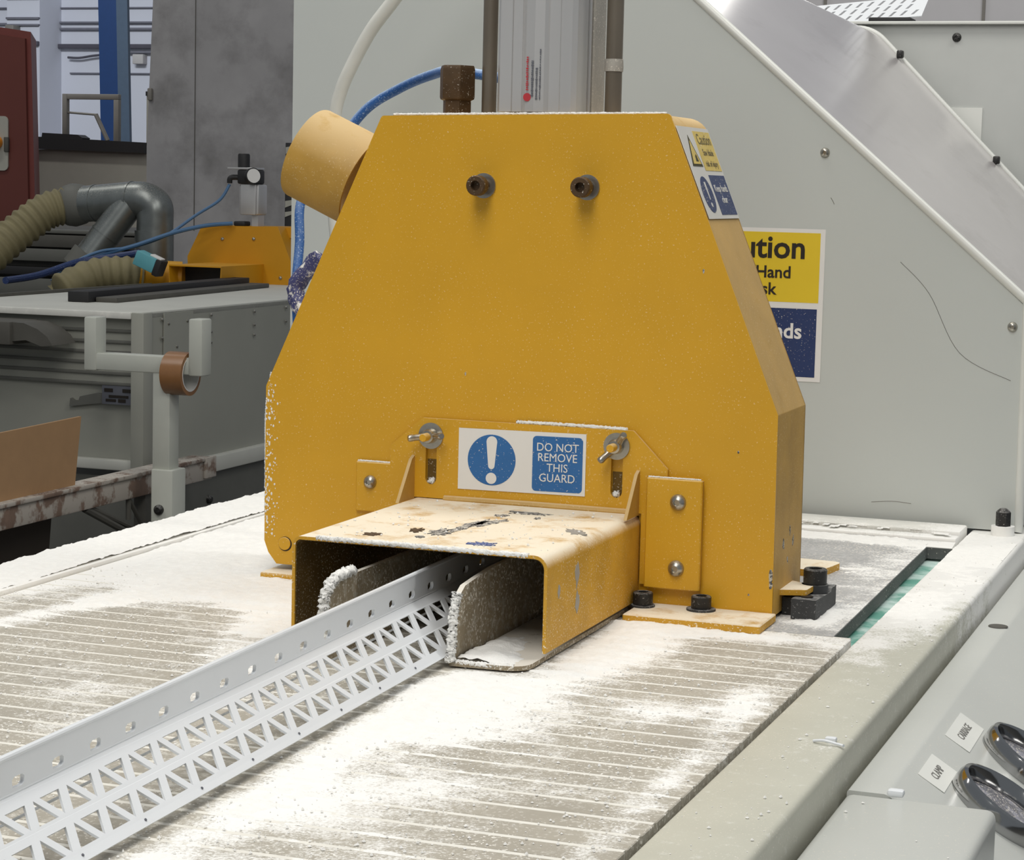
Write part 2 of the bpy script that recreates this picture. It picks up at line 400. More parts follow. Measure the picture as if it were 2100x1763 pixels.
def crust(name, path, r, parent, n=10, m=None, sq=1.0):
    """a lumpy ridge of caked dust along a path"""
    b = MB(); P = bez(path, n * 2)
    b.tube(P, r, 12, rad=[r * random.uniform(0.85, 1.12) for _ in P])
    for v in b.bm.verts: v.co += Vector((random.uniform(-1, 1), random.uniform(-1, 1), random.uniform(-1, 1))) * r * 0.34
    o = b.build(name, m or M['dust'], parent, smooth=150); o['kind'] = 'stuff'; return o
XZ = lambda y: frame((0, y, 0), (1, 0, 0), (0, 0, 1))      # (u,v) -> x,z ; w -> -y (towards the camera)

# ================================================================== room
b = MB(); b.box(-12, 6, -4, 12.3, -1.0, -0.9); o = b.build('floor', M['floor']); o['kind'] = 'structure'; o['label'] = 'grey concrete workshop floor'
b = MB(); b.box(-12, 6, 12.0, 12.3, -0.9, 5.5); wall = b.build('wall_back', M['wall']); wall['kind'] = 'structure'; wall['label'] = 'white painted brick back wall of the hall'
b = MB(); b.box(-7.722, -7.465, 11.72, 12.0, -0.9, 5.5); b.build('pilaster', M['wall'], wall)
def trim(n, bx, m, lab):
    b = MB(); b.box(*bx, bev=0.004); o = b.build('trim_%d' % n, m); o['kind'] = 'structure'; o['label'] = lab
for i, (x0, x1, y, z0, z1, m, lab) in enumerate((
        (-10, -7.722, 11.97, 1.325, 1.340, 'pipe_grey', 'upper grey conduit left of the white pilaster'),
        (-10, -7.722, 11.97, 1.437, 1.447, 'pipe_grey', 'thin cable line left of the white pilaster'),
        (-7.722, -7.465, 11.70, 1.478, 1.490, 'pipe_grey', 'top conduit across the white pilaster'),
        (-7.722, -7.465, 11.70, 1.343, 1.358, 'pipe_grey', 'upper conduit of the pair on the pilaster'),
        (-7.722, -7.465, 11.70, 1.298, 1.312, 'pipe_grey', 'lower conduit of the pair on the pilaster'),
        (-7.722, -7.465, 11.69, 1.166, 1.196, 'pipe_dark', 'thick dark conduit across the white pilaster'),
        (-7.465, -5.0, 11.97, 1.334, 1.348, 'pipe_grey', 'upper conduit of the pair behind the blue column'),
        (-7.465, -5.0, 11.97, 1.290, 1.306, 'pipe_grey', 'lower conduit of the pair behind the blue column'),
        (-7.465, -5.0, 11.95, 1.164, 1.194, 'pipe_dark', 'thick dark conduit behind the blue column'),
        (-7.465, -5.0, 11.98, 1.436, 1.446, 'pipe_grey', 'topmost thin conduit behind the blue column'),
        (-7.39, -5.0, 11.98, 0.992, 1.002, 'pipe_grey', 'lowest thin conduit behind the blue column'),
        (-6.95, -5.0, 11.96, 1.132, 1.15, 'pipe_grey', 'short grey conduit right of the blue column'))):
    trim(i + 1, (x0, x1, y, y + 0.03, z0, z1), M[m], lab)
b = MB(); b.tube(bez([(-7.39, 11.96, 1.103), (-7.3, 11.96, 1.100), (-7.18, 11.96, 1.116), (-7.0, 11.96, 1.13)]), 0.008, 8); tag(b.build('sagging_cable', M['pipe_dark']), 'dark cable sagging along the white wall beside the pilaster', 'cable')
b = MB(); b.box(-7.645, -7.558, 11.64, 11.72, 1.068, 1.155, 0.008); tag(b.build('junction_box', M['wall_side']), 'white junction box under the thick conduit on the pilaster', 'junction box')
b = MB(); b.box(-7.682, -7.615, 11.63, 11.72, 1.196, 1.30, 0.005); tag(b.build('cable_bracket', M['frame']), 'brown bracket above the thick conduit on the pilaster', 'bracket')
b = MB(); b.box(-6.877, -6.794, 11.94, 12.0, 1.06, 1.126, 0.006); tag(b.build('junction_box', M['wall_side']), 'pale junction box on the wall right of the blue column', 'junction box')
t = thing('steel_column', 'tall blue steel column before the white brick wall', 'column', (-5.9, 10.1, -0.9))
b = MB(); b.box(-6.0, -5.88, 10.0, 10.016, -0.9, 5.4); b.build('flange', M['column'], t)
b = MB(); b.box(-5.95, -5.938, 10.016, 10.12, -0.9, 5.4); b.build('web', M['column'], t)
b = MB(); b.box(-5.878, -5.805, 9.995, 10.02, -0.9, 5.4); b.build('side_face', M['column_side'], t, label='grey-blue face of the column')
t.rotation_euler = (0, -0.027, 0); t.location.x += 0.054
b = MB(); b.box(-0.75, 1.6, 3.0, 3.05, -0.9, 0.80); part = b.build('wall_partition', M['part_wall']); part['kind'] = 'structure'; part['label'] = 'pale grey partition panels behind the cabinets'
for x in (-0.215, 0.105):
    b = MB(); b.box(x - 0.003, x + 0.003, 2.995, 3.0, -0.9, 0.80); b.build('joint_strip', M['frame'], part)
b = MB(); b.box(-0.322, -0.285, 2.85, 2.9, -0.9, 0.80, 0.003); tag(b.build('dark_post', M['dark']), 'dark vertical post before the pale partition at the top', 'post')

# ================================================================== saw table
tab = thing('saw_table', 'ribbed dusty machine table under the yellow saw guard', 'table', (0.15, 0, -0.9))
b = MB(); b.box(-0.19, 0.40, -1.0, 0.52, -0.9, -0.03); b.box(0.40, 0.515, -1.0, 0.52, -0.9, -0.062); b.build('body', M['bench_dark'], tab)
b = MB(); b.box(-0.132, 0.4635, -1.0, -0.031, -0.02, -0.0003); b.build('groove_bed', M['bed'], tab)
pitch = 0.0243
b = MB(); b.box(-0.131, 0.4645, -0.0102, 0.0102, -0.009, 0.0, 0.0005, 1); slat0 = b.build('slat', M['slat'], tab)
for k in range(39):
    y = -0.045 - pitch * k
    if k == 0: slat0.location = (0, y, 0)
    else: copy_part(slat0, tab, (0, y, 0))
b = MB(); b.prism([(-0.132, -0.0325), (0.4515, -0.0325), (0.446, 0.395), (0.468, 0.395), (0.466, 0.43), (-0.132, 0.43)], lambda u, v: (u, v, 0.0), lambda u, v: (u, v, -0.009)); b.build('smooth_plate', M['plate'], tab)
b = MB(); b.prism([(0.4453, -0.033), (0.452, -0.033), (0.4465, 0.3945), (0.4685, 0.3945), (0.4685, 0.3955), (0.4453, 0.3965)], lambda u, v: (u, v, -0.0006), lambda u, v: (u, v, -0.0105)); b.build('plate_edge', M['plate_edge'], tab)
b = MB(); b.box(0.40, 0.467, -0.02, 0.43, -0.024, -0.0125); b.build('green_sheet', M['green'], tab, label='green sheet in the open slot beside the rail')
b = MB(); b.box(-0.193, -0.133, -1.0, 0.46, -0.03, 0.0035, 0.003); b.build('side_strip', M['strip'], tab, label='white painted strip along the left table edge')
b = MB(); b.box(-0.19, 0.466, 0.432, 0.452, -0.01, 0.003, 0.002); b.box(-0.19, 0.466, 0.456, 0.50, -0.01, 0.006, 0.002); b.build('rear_strip', M['strip'], tab)

# edge rail on the right
rail = thing('edge_rail', 'long pale steel rail along the right edge of the table', 'rail', (0.494, -0.2, -0.06))
b = MB(); b.box(0.4675, 0.5205, -1.0, 0.56, -0.06, 0.0, 0.0035, 3); b.build('bar', M['rail'], rail)
b = MB(); b.lathe([(0.0105, 0.0), (0.0105, 0.0085)], Matrix.Translation((0.4985, 0.494, 0.0)), 24); b.build('spacer', M['strip'], rail)
b = MB(); b.lathe([(0.0067, 0.0085), (0.0067, 0.021), (0.0055, 0.0225), (0.003, 0.0245)], Matrix.Translation((0.4985, 0.494, 0.0)), 6); b.build('hex_bolt', M['black'], rail, smooth=20, label='dark hex bolt at the far end')
for y in (0.36, 0.11):
    b = MB(); b.lathe([(0.0045, 0.0), (0.0045, 0.0004)], Matrix.Translation((0.5, y, 0.0)), 16); b.build('plug', M['strip'], rail)

# ================================================================== main yellow guard
G = thing('saw_guard', 'large yellow dusty saw guard with sloping shoulders standing on the table', 'guard', (0.2, 0.045, 0))
S, H, Dp = 0.1476, 0.356, 0.0905
outer = [(0.0, 0.010), (0.0, S), (0.0922, 0.3534), (0.3135, 0.3575), (0.3995, S), (0.4005, 0.003)]
fp = fillet(outer, [0, 0.004, 0.003, 0.003, 0.003, 0])
fp = [(0.0105, 0.0105), (0.0035, 0.019), (0.0, 0.028)] + fp[1:] + [(0.300, 0.004), (0.300, 0.069), (0.126, 0.069), (0.126, 0.0105)]
plate('front_panel', [fp], 0.002, XZ(0.001), M['yellow'], G)
rp = fillet(outer, [0, 0.004, 0.018, 0.018, 0.003, 0])
plate('rear_panel', [rp], 0.002, XZ(Dp - 0.001), M['yellow'], G)
side = fillet([(0.0, 0.030)] + outer[1:], [0, 0.004, 0.018, 0.018, 0.003, 0], 7)
b = MB(); b.sweep([(u, v) for u, v in side][::-1], 0.0022, 0.0015, Dp); b.build('side_wrap', M['yellow_side'], G, label='dust-coated sloping side and top sheet')
# dust outlet spout on the left slope
ax = Vector((-0.912, 0, 0.41)).normalized(); c0 = Vector((0.0495, 0.045, 0.3085))
mt = Matrix.Translation(c0) @ ax.to_track_quat('Z', 'Y').to_matrix().to_4x4()
b = MB(); b.lathe([(0.0365, -0.012), (0.0365, 0.0405), (0.036, 0.042), (0.0345, 0.042), (0.0343, 0.0405), (0.0343, -0.012)], mt, 48, close=True); b.build('outlet_spout', M['yellow_side'], G, label='round yellow dust outlet on the left slope')
# two long socket bolts
for x, z in ((0.1745, 0.3036), (0.2540, 0.3042)):
    mt = frame((x, 0, z), (1, 0, 0), (0, 0, 1))
    b = MB(); b.lathe([(0.0092, 0.0), (0.0092, 0.0016), (0.0046, 0.0018)], mt, 28); w = b.build('washer', M['steel'], G)
    b = MB(); b.lathe([(0.0052, 0.001), (0.0052, 0.0105), (0.0074, 0.0108), (0.0074, 0.0178), (0.0066, 0.0188), (0.0036, 0.0188), (0.0033, 0.0135)], mt, 24); b.build('socket_bolt', M['bronze'], G, label='brown socket head bolt on the front')
# bolted mounting plates
b = MB(); b.box(0.0775, 0.1147, -0.0035, 0.0, 0.057, 0.0948, 0.0008, 1); mp1 = b.build('mount_plate', M['yellow'], G)
b = MB(); b.box(0.3072, 0.3485, -0.0085, -0.0045, 0.0185, 0.0985, 0.0008, 1); mp2 = b.build('mount_plate', M['yellow'], G)
b = MB(); b.box(0.3225, 0.3475, -0.0045, 0.0, 0.0195, 0.0975); b.build('packing_strip', M['yellow_side'], G)
def dome(x, y, z, r, name, m, parent):
    mt = frame((x, y, z), (1, 0, 0), (0, 0, 1))
    b = MB(); b.lathe([(r, 0), (r * 0.97, r * 0.2), (r * 0.8, r * 0.5), (r * 0.45, r * 0.72), (r * 0.38, r * 0.74), (r * 0.34, r * 0.5)], mt, 20); return b.build(name, m, parent, smooth=50)
dome(0.0894, -0.0035, 0.0797, 0.0052, 'dome_bolt', M['steel'], G)
dome(0.3311, -0.0085, 0.082, 0.006, 'dome_bolt', M['steel'], G)
dome(0.3311, -0.0085, 0.0341, 0.006, 'dome_bolt', M['steel'], G)
# plug in lower left corner: a dark seat and a yellow disc
mt = frame((0.0178, -0.0001, 0.0264), (1, 0, 0), (0, 0, 1))
b = MB(); b.lathe([(0.0056, 0), (0.0056, 0.0002)], mt, 28); b.build('plug_seat', M['ink'], G)
b = MB(); b.lathe([(0.0050, 0.0001), (0.0050, 0.001), (0.0046, 0.0013)], frame((0.0175, -0.0001, 0.0267), (1, 0, 0), (0, 0, 1)), 28); b.build('plug', M['yellow'], G)
# feet
b = MB(); b.box(0.3045, 0.4035, -0.0505, 0.0, 0.0, 0.0062, 0.0008, 1); b.build('front_foot', M['yellow_top'], G)
b = MB(); b.box(0.003, 0.04, -0.014, 0.03, 0.0, 0.006, 0.002); b.build('left_foot', M['yellow_top'], G)
b = MB(); b.prism(fillet([(0.28, 0.205), (0.394, 0.196), (0.402, 0.246), (0.28, 0.256)], [0, 0.008, 0.008, 0]), lambda u, v: (u, v, 0.0055), lambda u, v: (u, v, 0.0)); b.build('rear_foot', M['yellow_top'], G)
b = MB(); b.box(0.30, 0.32, 0.085, 0.25, 0.0, 0.006); b.build('foot_web', M['yellow_top'], G)
b = MB(); b.prism(fillet([(0.3985, 0.022), (0.4185, 0.03), (0.4195, 0.052), (0.3985, 0.066)], [0, 0.003, 0.006, 0]), lambda u, v: (u, v, 0.0195), lambda u, v: (u, v, 0.0155)); b.build('side_tab', M['yellow_top'], G)
for x, y, zz in ((0.3095, -0.0165, 0.0062), (0.3515, -0.012, 0.0062)):
    mt = Matrix.Translation((x, y, zz))
    b = MB(); b.lathe([(0.0105 if x > 0.33 else 0.0088, 0), (0.0105 if x > 0.33 else 0.0088, 0.0014)], mt, 24); b.build('washer', M['block'], G)
    b = MB(); b.lathe([(0.0070, 0.0014), (0.0072, 0.0022), (0.0072, 0.0098), (0.0064, 0.0106), (0.0040, 0.0106), (0.0038, 0.006)], mt, 24); b.build('socket_bolt', M['black'], G, label='black socket head bolt on the front foot')
# hazard sticker on the right slope
slope_d = (Vector((0.3995, S)) - Vector((0.3135, 0.3575))).normalized()
sv = Vector((-slope_d.x, 0, -slope_d.y)); su = Vector((0, 1, 0)); sw = su.cross(sv)
org = Vector((0.3170, 0.0, 0.3490)) + sw * 0.0003
frS = lambda k: frame(org + sw * k, su, sv)
hs = 0.0705
stk = plate('hazard_sticker', [rect(0.0015, Dp - 0.002, -hs, 0.0)], 0.0003, frS(0.0004), M['white_dusty'], G, label='dusty white hazard sticker with yellow and blue fields on the slope')
plate('yellow_field', [rect(0.040, Dp - 0.004, -0.0335, -0.003)], 0.0002, frS(0.0007), M['signyellow_dusty'], stk)
plate('blue_field', [rect(0.042, Dp - 0.004, -0.0675, -0.037)], 0.0002, frS(0.0007), M['navy_dusty'], stk)
plate('warning_triangle', [[(0.0090, -0.0305), (0.0365, -0.0305), (0.0228, -0.0065)]], 0.0002, frS(0.0007), M['ink_olive'], stk)
plate('triangle_field', [[(0.0125, -0.0288), (0.0330, -0.0288), (0.0228, -0.0108)], [(0.021, -0.027), (0.0295, -0.027), (0.0262, -0.021), (0.0225, -0.023)]], 0.0002, frS(0.0009), M['signyellow_dusty'], stk)
plate('mandatory_disc', [circ(0.0225, -0.052, 0.0138)], 0.0002, frS(0.0007), M['navy_dusty'], stk)
plate('exclamation_mark', [[(0.0207, -0.0425), (0.0243, -0.0425), (0.0236, -0.056), (0.0214, -0.056)], circ(0.0225, -0.0600, 0.0018, 14)], 0.0002, frS(0.0009), M['white_dusty'], stk)
def letters(name, rows, fr, m, parent, t=0.0002, bold=0.0, sx=1.0, align='CENTER'):
    b = MB()
    for s, size, u, v in rows:
        me = text2d(s, size, t, bold, align, sx); me.transform(Matrix.Translation((u, v, 0))); b.add(me)
    me = b.mesh(); me.transform(fr); return link(name, me, m, parent)
letters('lettering', [('Caution', 0.0118, 0.0635, -0.0095), ('Saw blade', 0.0072, 0.0635, -0.0195), ('risk of injury', 0.0066, 0.0635, -0.0282)], frS(0.0009), M['ink_dusty'], stk)
letters('lettering', [('Keep hands', 0.0078, 0.0640, -0.0475), ('clear', 0.0078, 0.0640, -0.0560)], frS(0.0009), M['white_dusty'], stk)
# paint chips
for x, z, sx, sz in ((0.3985, 0.033, 0.002, 0.006), (0.3988, 0.026, 0.0016, 0.004), (0.383, 0.018, 0.0008, 0.001), (0.372, 0.120, 0.0009, 0.0012), (0.163, 0.165, 0.0008, 0.0015), (0.342, 0.247, 0.0008, 0.002), (0.0795, 0.0805, 0.0012, 0.0012)):
    b = MB(); b.prism([(sx * math.cos(a) * random.uniform(.6, 1.1), sz * math.sin(a) * random.uniform(.6, 1.1)) for a in [2 * PI * i / 9 for i in range(9)]], lambda u, v, x=x, z=z: (x + u, -0.0003, z + v), lambda u, v, x=x, z=z: (x + u, 0.0002, z + v)); b.build('paint_chip', M['residue'], G)

for y, z, sy, sz in ((0.03, 0.052, 0.004, 0.007), (0.05, 0.060, 0.0025, 0.005), (0.062, 0.05, 0.003, 0.005), (0.045, 0.038, 0.003, 0.003)):
    b = MB(); b.prism([(sy * math.cos(a) * random.uniform(.4, 1.1), sz * math.sin(a) * random.uniform(.4, 1.1)) for a in [2 * PI * i / 9 for i in range(9)]], lambda u, v, y=y, z=z: (0.4003, y + u, z + v), lambda u, v, y=y, z=z: (0.3990, y + u, z + v)); b.build('paint_chip', M['residue'], G)
crust('dust_ridge', [(0.0005, 0.001, 0.045), (0.0, 0.001, 0.09), (0.0, 0.001, 0.13), (0.004, 0.001, 0.158)], 0.0009, G, 26)
b = MB()
for _ in range(150):
    v_ = random.uniform(0.03, 0.15); u_ = abs(random.gauss(0, 0.005)) + 0.0004; r_ = random.uniform(0.0003, 0.0009)
    bmesh.ops.create_icosphere(b.bm, subdivisions=1, radius=r_, matrix=Matrix.Translation((u_, -0.0001, v_)) @ Matrix.Diagonal((1, 0.6, random.uniform(0.8, 1.8), 1)))
o = b.build('dust_clumps', M['dust'], G, smooth=None); o['kind'] = 'stuff'
crust('dust_ridge', [(0.10, 0.004, 0.3545), (0.2, 0.004, 0.3562), (0.31, 0.004, 0.3578)], 0.0009, G, 60)

# ------------------------------------------------------------------ tunnel guard bolted on the front
T = thing('tunnel_guard', 'yellow tunnel-shaped infeed guard with a blue and white notice plate', 'guard', (0.21, -0.1, 0.0077))
cx0, cx1, zt, zb, LF = 0.1228, 0.3016, 0.0706, 0.0077, -0.209
path = fillet([(cx0, zb), (cx0, zt), (cx1, zt), (cx1, zb)], [0, 0.006, 0.009, 0], 6)
b = MB(); b.sweep(path, -0.0022, LF, -0.0005); b.build('tunnel', M['yellow_top'], T)
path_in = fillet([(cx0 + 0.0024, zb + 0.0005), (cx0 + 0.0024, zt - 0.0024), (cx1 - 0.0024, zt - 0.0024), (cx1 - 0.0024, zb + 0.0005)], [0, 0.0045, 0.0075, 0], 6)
b = MB(); b.sweep(path_in, -0.0003, LF + 0.001, -0.001); b.build('tunnel_shade_lining', M['yellow_shade'], T, label='dark yellow lining coloured to shade the inside of the tunnel')  # added sheet, its dark colour stands in for the tunnel's shade
bp = fillet([(0.1055, 0.066), (0.1055, 0.1085), (0.1309, 0.1308), (0.2948, 0.1308), (0.3213, 0.1043), (0.3213, 0.02), (0.3025, 0.02), (0.3025, 0.0712), (0.1220, 0.0712), (0.1220, 0.066)], [0, 0.004, 0.002, 0.002, 0.002, 0, 0, 0, 0, 0], 3)
def slot(cx, z0, z1, w):
    r = w / 2; pts = [(cx + r * math.cos(a), z1 - r + r * math.sin(a)) for a in [PI * i / 8 for i in range(9)]]
    return pts + [(cx + r * math.cos(a), z0 + r + r * math.sin(a)) for a in [PI + PI * i / 8 for i in range(9)]]
bplate = plate('slotted_plate', [bp, slot(0.1385, 0.0815, 0.124, 0.0088), slot(0.2832, 0.0815, 0.124, 0.0088)], 0.003, XZ(-0.0022), M['yellow'], T)
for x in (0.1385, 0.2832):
    b = MB(); b.box(x - 0.004, x + 0.004, -0.0003, 0.0001, 0.082, 0.10); b.build('slot_shadow_face', M['yellow_shade'], T)
    crust('dust_plug', [(x - 0.002, -0.002, 0.0835), (x + 0.002, -0.002, 0.0840)], 0.0024, T, 5)
for x, t_ in ((0.1243, 0.0025), (0.2995, 0.0025)):
    b = MB(); b.prism([(-0.0037, 0.0700), (-0.034, 0.0700), (-0.031, 0.0735), (-0.0095, 0.100), (-0.0037, 0.1025)], lambda u, v: (x - t_ / 2, u, v), lambda u, v: (x + t_ / 2, u, v)); b.build('gusset', M['yellow_side'], T)
b = MB(); b.tube([(0.1500, -0.0045, 0.0712), (0.22, -0.005, 0.0716), (0.2960, -0.0045, 0.0712)], 0.0028, 8); b.build('weld_bead', M['yellow_side'], T)
# wing nuts with washers
for x, z, ang in ((0.1383, 0.1178, -0.12), (0.2828, 0.1190, -0.85)):
    mt = frame((x, -0.0037, z), (1, 0, 0), (0, 0, 1))
    b = MB(); b.lathe([(0.0098, 0), (0.0098, 0.0014), (0.0035, 0.0015)], mt, 28); b.build('washer', M['steel'], T)
    wn = MB(); wn.lathe([(0.0058, 0.0014), (0.0054, 0.006), (0.0046, 0.0085), (0.003, 0.0088)], mt, 20)
    for sgn in (1, -1):
        d = Vector((math.cos(ang) * sgn, 0, math.sin(ang) * sgn * -1))
        P0 = Vector((x, -0.0075, z)) + d * 0.003; P1 = Vector((x, -0.0125, z)) + d * 0.0085; P2 = Vector((x, -0.0165, z)) + d * 0.0135
        wn.tube(bez([P0, P1, P2], 4), 0.002, 8, rad=[0.0030, 0.003, 0.0028, 0.0026, 0.0024, 0.0024, 0.0026, 0.0027, 0.0022])
    wn.build('wing_nut', M['steel'], T, smooth=50)
    b = MB(); b.lathe([(0.0030, 0.001), (0.0030, 0.0165), (0.0026, 0.0172)], mt, 16); b.build('stud', M['yellow'], T)
# notice plate: DO NOT REMOVE THIS GUARD
zs = Vector((0.2595 - 0.1607, 0, 0.0012)).normalized()
fs = lambda k: frame((0.1605, -0.0039 - k, 0.0797), (1, 0, 0.010), (0, 0, 1), (0, -1, 0))
sw_, sh_ = 0.0991, 0.0455
sg = plate('notice_sign', [rect(0, sw_, 0, sh_)], 0.0004, fs(0.0002), M['white'], T, label='white notice with blue disc and blue panel reading DO NOT REMOVE THIS GUARD')
plate('mandatory_disc', [circ(0.0263, 0.0228, 0.0188, 56)], 0.0002, fs(0.0005), M['blue'], sg)
excl = [(0.0263 + 0.0042 * math.cos(a), 0.0363 + 0.0042 * math.sin(a)) for a in [PI * i / 10 for i in range(11)]] + [(0.0263 + 0.0025 * math.cos(a), 0.0185 + 0.0025 * math.sin(a)) for a in [PI + PI * i / 8 for i in range(9)]]
plate('exclamation_mark', [excl, circ(0.0263, 0.0092, 0.0042, 24)], 0.0002, fs(0.0007), M['white'], sg)
plate('blue_panel', [rrect(0.0582, 0.0968, 0.0020, 0.0425, 0.003)], 0.0002, fs(0.0005), M['blue'], sg)
letters('lettering', [('DO NOT', 0.0086, 0.0775, 0.0343), ('REMOVE', 0.0086, 0.0775, 0.0268), ('THIS', 0.0086, 0.0775, 0.0193), ('GUARD', 0.0086, 0.0775, 0.0118)], fs(0.0008), M['white'], sg, sx=0.94)
# dust and old sticker residue on the tunnel roof
def blot(name, x, y, sx, sy, ang, m, n=26, z=0.0706, jag=0.5):
    pts = []
    for i in range(n):
        a = 2 * PI * i / n; k = random.uniform(1 - jag, 1.0)
        u, v = sx * k * math.cos(a), sy * k * math.sin(a)
        pts.append((x + u * math.cos(ang) - v * math.sin(ang), y + u * math.sin(ang) + v * math.cos(ang)))
    b = MB(); b.prism(pts, lambda u, v: (u, v, z + 0.0005), lambda u, v: (u, v, z - 0.0003)); return b.build(name, m, T, smooth=None)
for a_ in ((0.2115, -0.120, 0.0075, 0.050, -0.12), (0.220, -0.095, 0.008, 0.024, -0.2), (0.205, -0.150, 0.009, 0.022, 0.2), (0.229, -0.040, 0.020, 0.011, 0.1), (0.216, -0.060, 0.006, 0.007, 0.3), (0.243, -0.06, 0.003, 0.006, 0.2), (0.20, -0.175, 0.004, 0.007, 0.3)):
    blot('sticker_residue', *a_, M['residue'], jag=0.65)
blot('sticker_residue', 0.168, -0.180, 0.008, 0.008, -0.1, M['residue_brown'])
blot('sticker_residue', 0.187, -0.150, 0.007, 0.012, 0.2, M['residue_brown'], jag=0.7)
blot('sticker_residue', 0.247, -0.183, 0.012, 0.010, 0.1, M['residue_blue'], jag=0.7)
blot('paint_scrape', 0.286, -0.105, 0.008, 0.018, 0.5, M['bare'], jag=0.6)
for y, z, sy, sz in ((-0.148, 0.050, 0.005, 0.010), (-0.146, 0.030, 0.005, 0.009), (-0.185, 0.045, 0.003, 0.006)):
    b = MB(); b.prism([(sy * math.cos(a) * random.uniform(.4, 1.1), sz * math.sin(a) * random.uniform(.5, 1.1)) for a in [2 * PI * i / 11 for i in range(11)]], lambda u, v: (cx1 + 0.0003, y + u, z + v), lambda u, v: (cx1 - 0.0004, y + u, z + v)); b.build('paint_scrape', M['bare'], T, smooth=None)
crust('dust_ridge', [(0.205, -0.0022, 0.1318), (0.24, -0.0022, 0.1320), (0.29, -0.0022, 0.1314)], 0.0013, T, 24)
crust('dust_ridge', [(0.0785, -0.0018, 0.0953), (0.095, -0.0018, 0.0953), (0.1135, -0.0018, 0.0950)], 0.0007, G, 18)
crust('dust_ridge', [(0.308, -0.0065, 0.0990), (0.33, -0.0065, 0.0990), (0.347, -0.0065, 0.0990)], 0.0006, G, 18)
crust('dust_ridge', [(0.14, LF + 0.001, 0.0702), (0.2, LF + 0.0005, 0.0703), (0.288, LF + 0.001, 0.0700)], 0.0016, T, 40)

# ------------------------------------------------------------------ guides inside the tunnel
gl = thing('guide_rail', 'left feed guide with rounded snow-white crusted nose inside the tunnel', 'guide', (0.173, -0.13, 0.0), group='feed guides')
nose = [(0.0, 0.001), (-0.267, 0.001), (-0.268, 0.034)] + [(-0.250 - 0.018 * math.cos(a), 0.034 + 0.018 * math.sin(a)) for a in [PI / 2 * i / 6 for i in range(1, 7)]] + [(0.0, 0.052)]
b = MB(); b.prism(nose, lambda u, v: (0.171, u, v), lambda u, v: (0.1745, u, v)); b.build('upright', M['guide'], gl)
crust('dust_crust', [(0.1727, -0.266, 0.012), (0.1727, -0.268, 0.034), (0.1727, -0.263, 0.046), (0.1727, -0.250, 0.0525), (0.1727, -0.222, 0.0535)], 0.0032, gl, 12)
gr = thing('guide_rail', 'right feed guide with upright wall and foot reaching out of the tunnel mouth', 'guide', (0.26, -0.13, 0.0), group='feed guides')
nose2 = [(0.0, 0.002), (-0.240, 0.002), (-0.236, 0.036), (-0.231, 0.0455), (-0.222, 0.050), (-0.20, 0.0520), (-0.17, 0.054), (0.0, 0.056)]
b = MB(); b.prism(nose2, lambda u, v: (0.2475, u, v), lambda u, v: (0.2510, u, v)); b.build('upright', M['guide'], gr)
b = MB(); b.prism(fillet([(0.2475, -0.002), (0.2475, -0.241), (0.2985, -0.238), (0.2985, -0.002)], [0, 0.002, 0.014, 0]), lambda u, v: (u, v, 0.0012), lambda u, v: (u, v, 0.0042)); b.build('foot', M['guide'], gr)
crust('dust_crust', [(0.249, -0.2415, 0.004), (0.249, -0.239, 0.02), (0.249, -0.236, 0.036), (0.249, -0.231, 0.046)], 0.0030, gr, 14)
crust('dust_crust', [(0.252, -0.239, 0.004), (0.27, -0.2385, 0.0035), (0.29, -0.236, 0.0035)], 0.0016, gr, 14)

# ------------------------------------------------------------------ plastic bead strip being cut
B = thing('bead_strip', 'white perforated plastic angle bead strip fed through the tunnel guard', 'bead strip', (0.238, -0.5, 0.005))
th0 = math.radians(44.0); w1, w2 = 0.0428, 0.0441
def bpt(y):
    x0 = 0.2499 - 0.0235 * (y + 0.45); z0 = 0.006 + 0.0028 * min(y + 0.45, 0.25)
    return Vector((x0, y, z0))
md = Vector((-math.cos(th0), 0, math.sin(th0))); sd = Vector((math.sin(th0), 0, math.cos(th0)))
y0, y1, P = -0.98, -0.012, 0.02913
loops = [[(y0, 0), (y1, 0), (y1, 1), (y0, 1)]]
for r0, r1 in ((0.181, 0.456), (0.584, 0.858)):
    yy = -0.6196 + (0.0143 if r0 > 0.5 else 0.0)
    k = math.floor((y0 - yy) / P) + 2
    while yy + k * P + P < y1:
        u = yy + k * P; k += 1
        loops.append([(u - 0.0164, r0), (u, r0), (u - 0.0082, r1)])
        loops.append([(u + 0.0070, r0), (u + 0.0152, r1), (u - 0.0012, r1)])
# sub-divide the long edges is not needed: the strip is straight
def wing(name, loops, org, dirv, width, nrm, t, m):
    me = fill2d(loops, t)
    for v in me.vertices:
        y, q, w = v.co
        c = bpt(y) + org + dirv * (width * q) + nrm * w; v.co = (c.x, c.y, c.z)
    return link(name, me, m, B)
wing('mesh_wing', loops, md * w1, -md, w1, sd, 0.0013, M['pvc'])
loops = [[(y0, 0), (y1, 0), (y1, 1), (y0, 1)]]
zd = Vector((0, 0, 1)); w2 = 0.0171
for k in range(-18, 12):
    c = -0.3954 + 0.0343 * k
    if c < y0 + 0.02 or c > y1 - 0.01: continue
    loops.append([(c - 0.0046, 0.15), (c + 0.0030, 0.13), (c + 0.0052, 0.20), (c + 0.0052, 0.36), (c + 0.0034, 0.43), (c - 0.0030, 0.43), (c - 0.0052, 0.36)])
wing('solid_wing', loops, md * w1, zd, w2, Vector((-1, 0, 0)), 0.0022, M['pvc'])
b = MB(); b.tube([bpt(y) + md * w1 + zd * w2 for y in (y0, -0.4, y1)], 0.0016, 10); b.build('top_lip', M['pvc'], B)
b = MB(); b.tube([bpt(y) + md * (w1 + 0.0) + sd * 0.0003 for y in (y0, -0.4, y1)], 0.0011, 8); b.build('nose', M['pvc'], B)
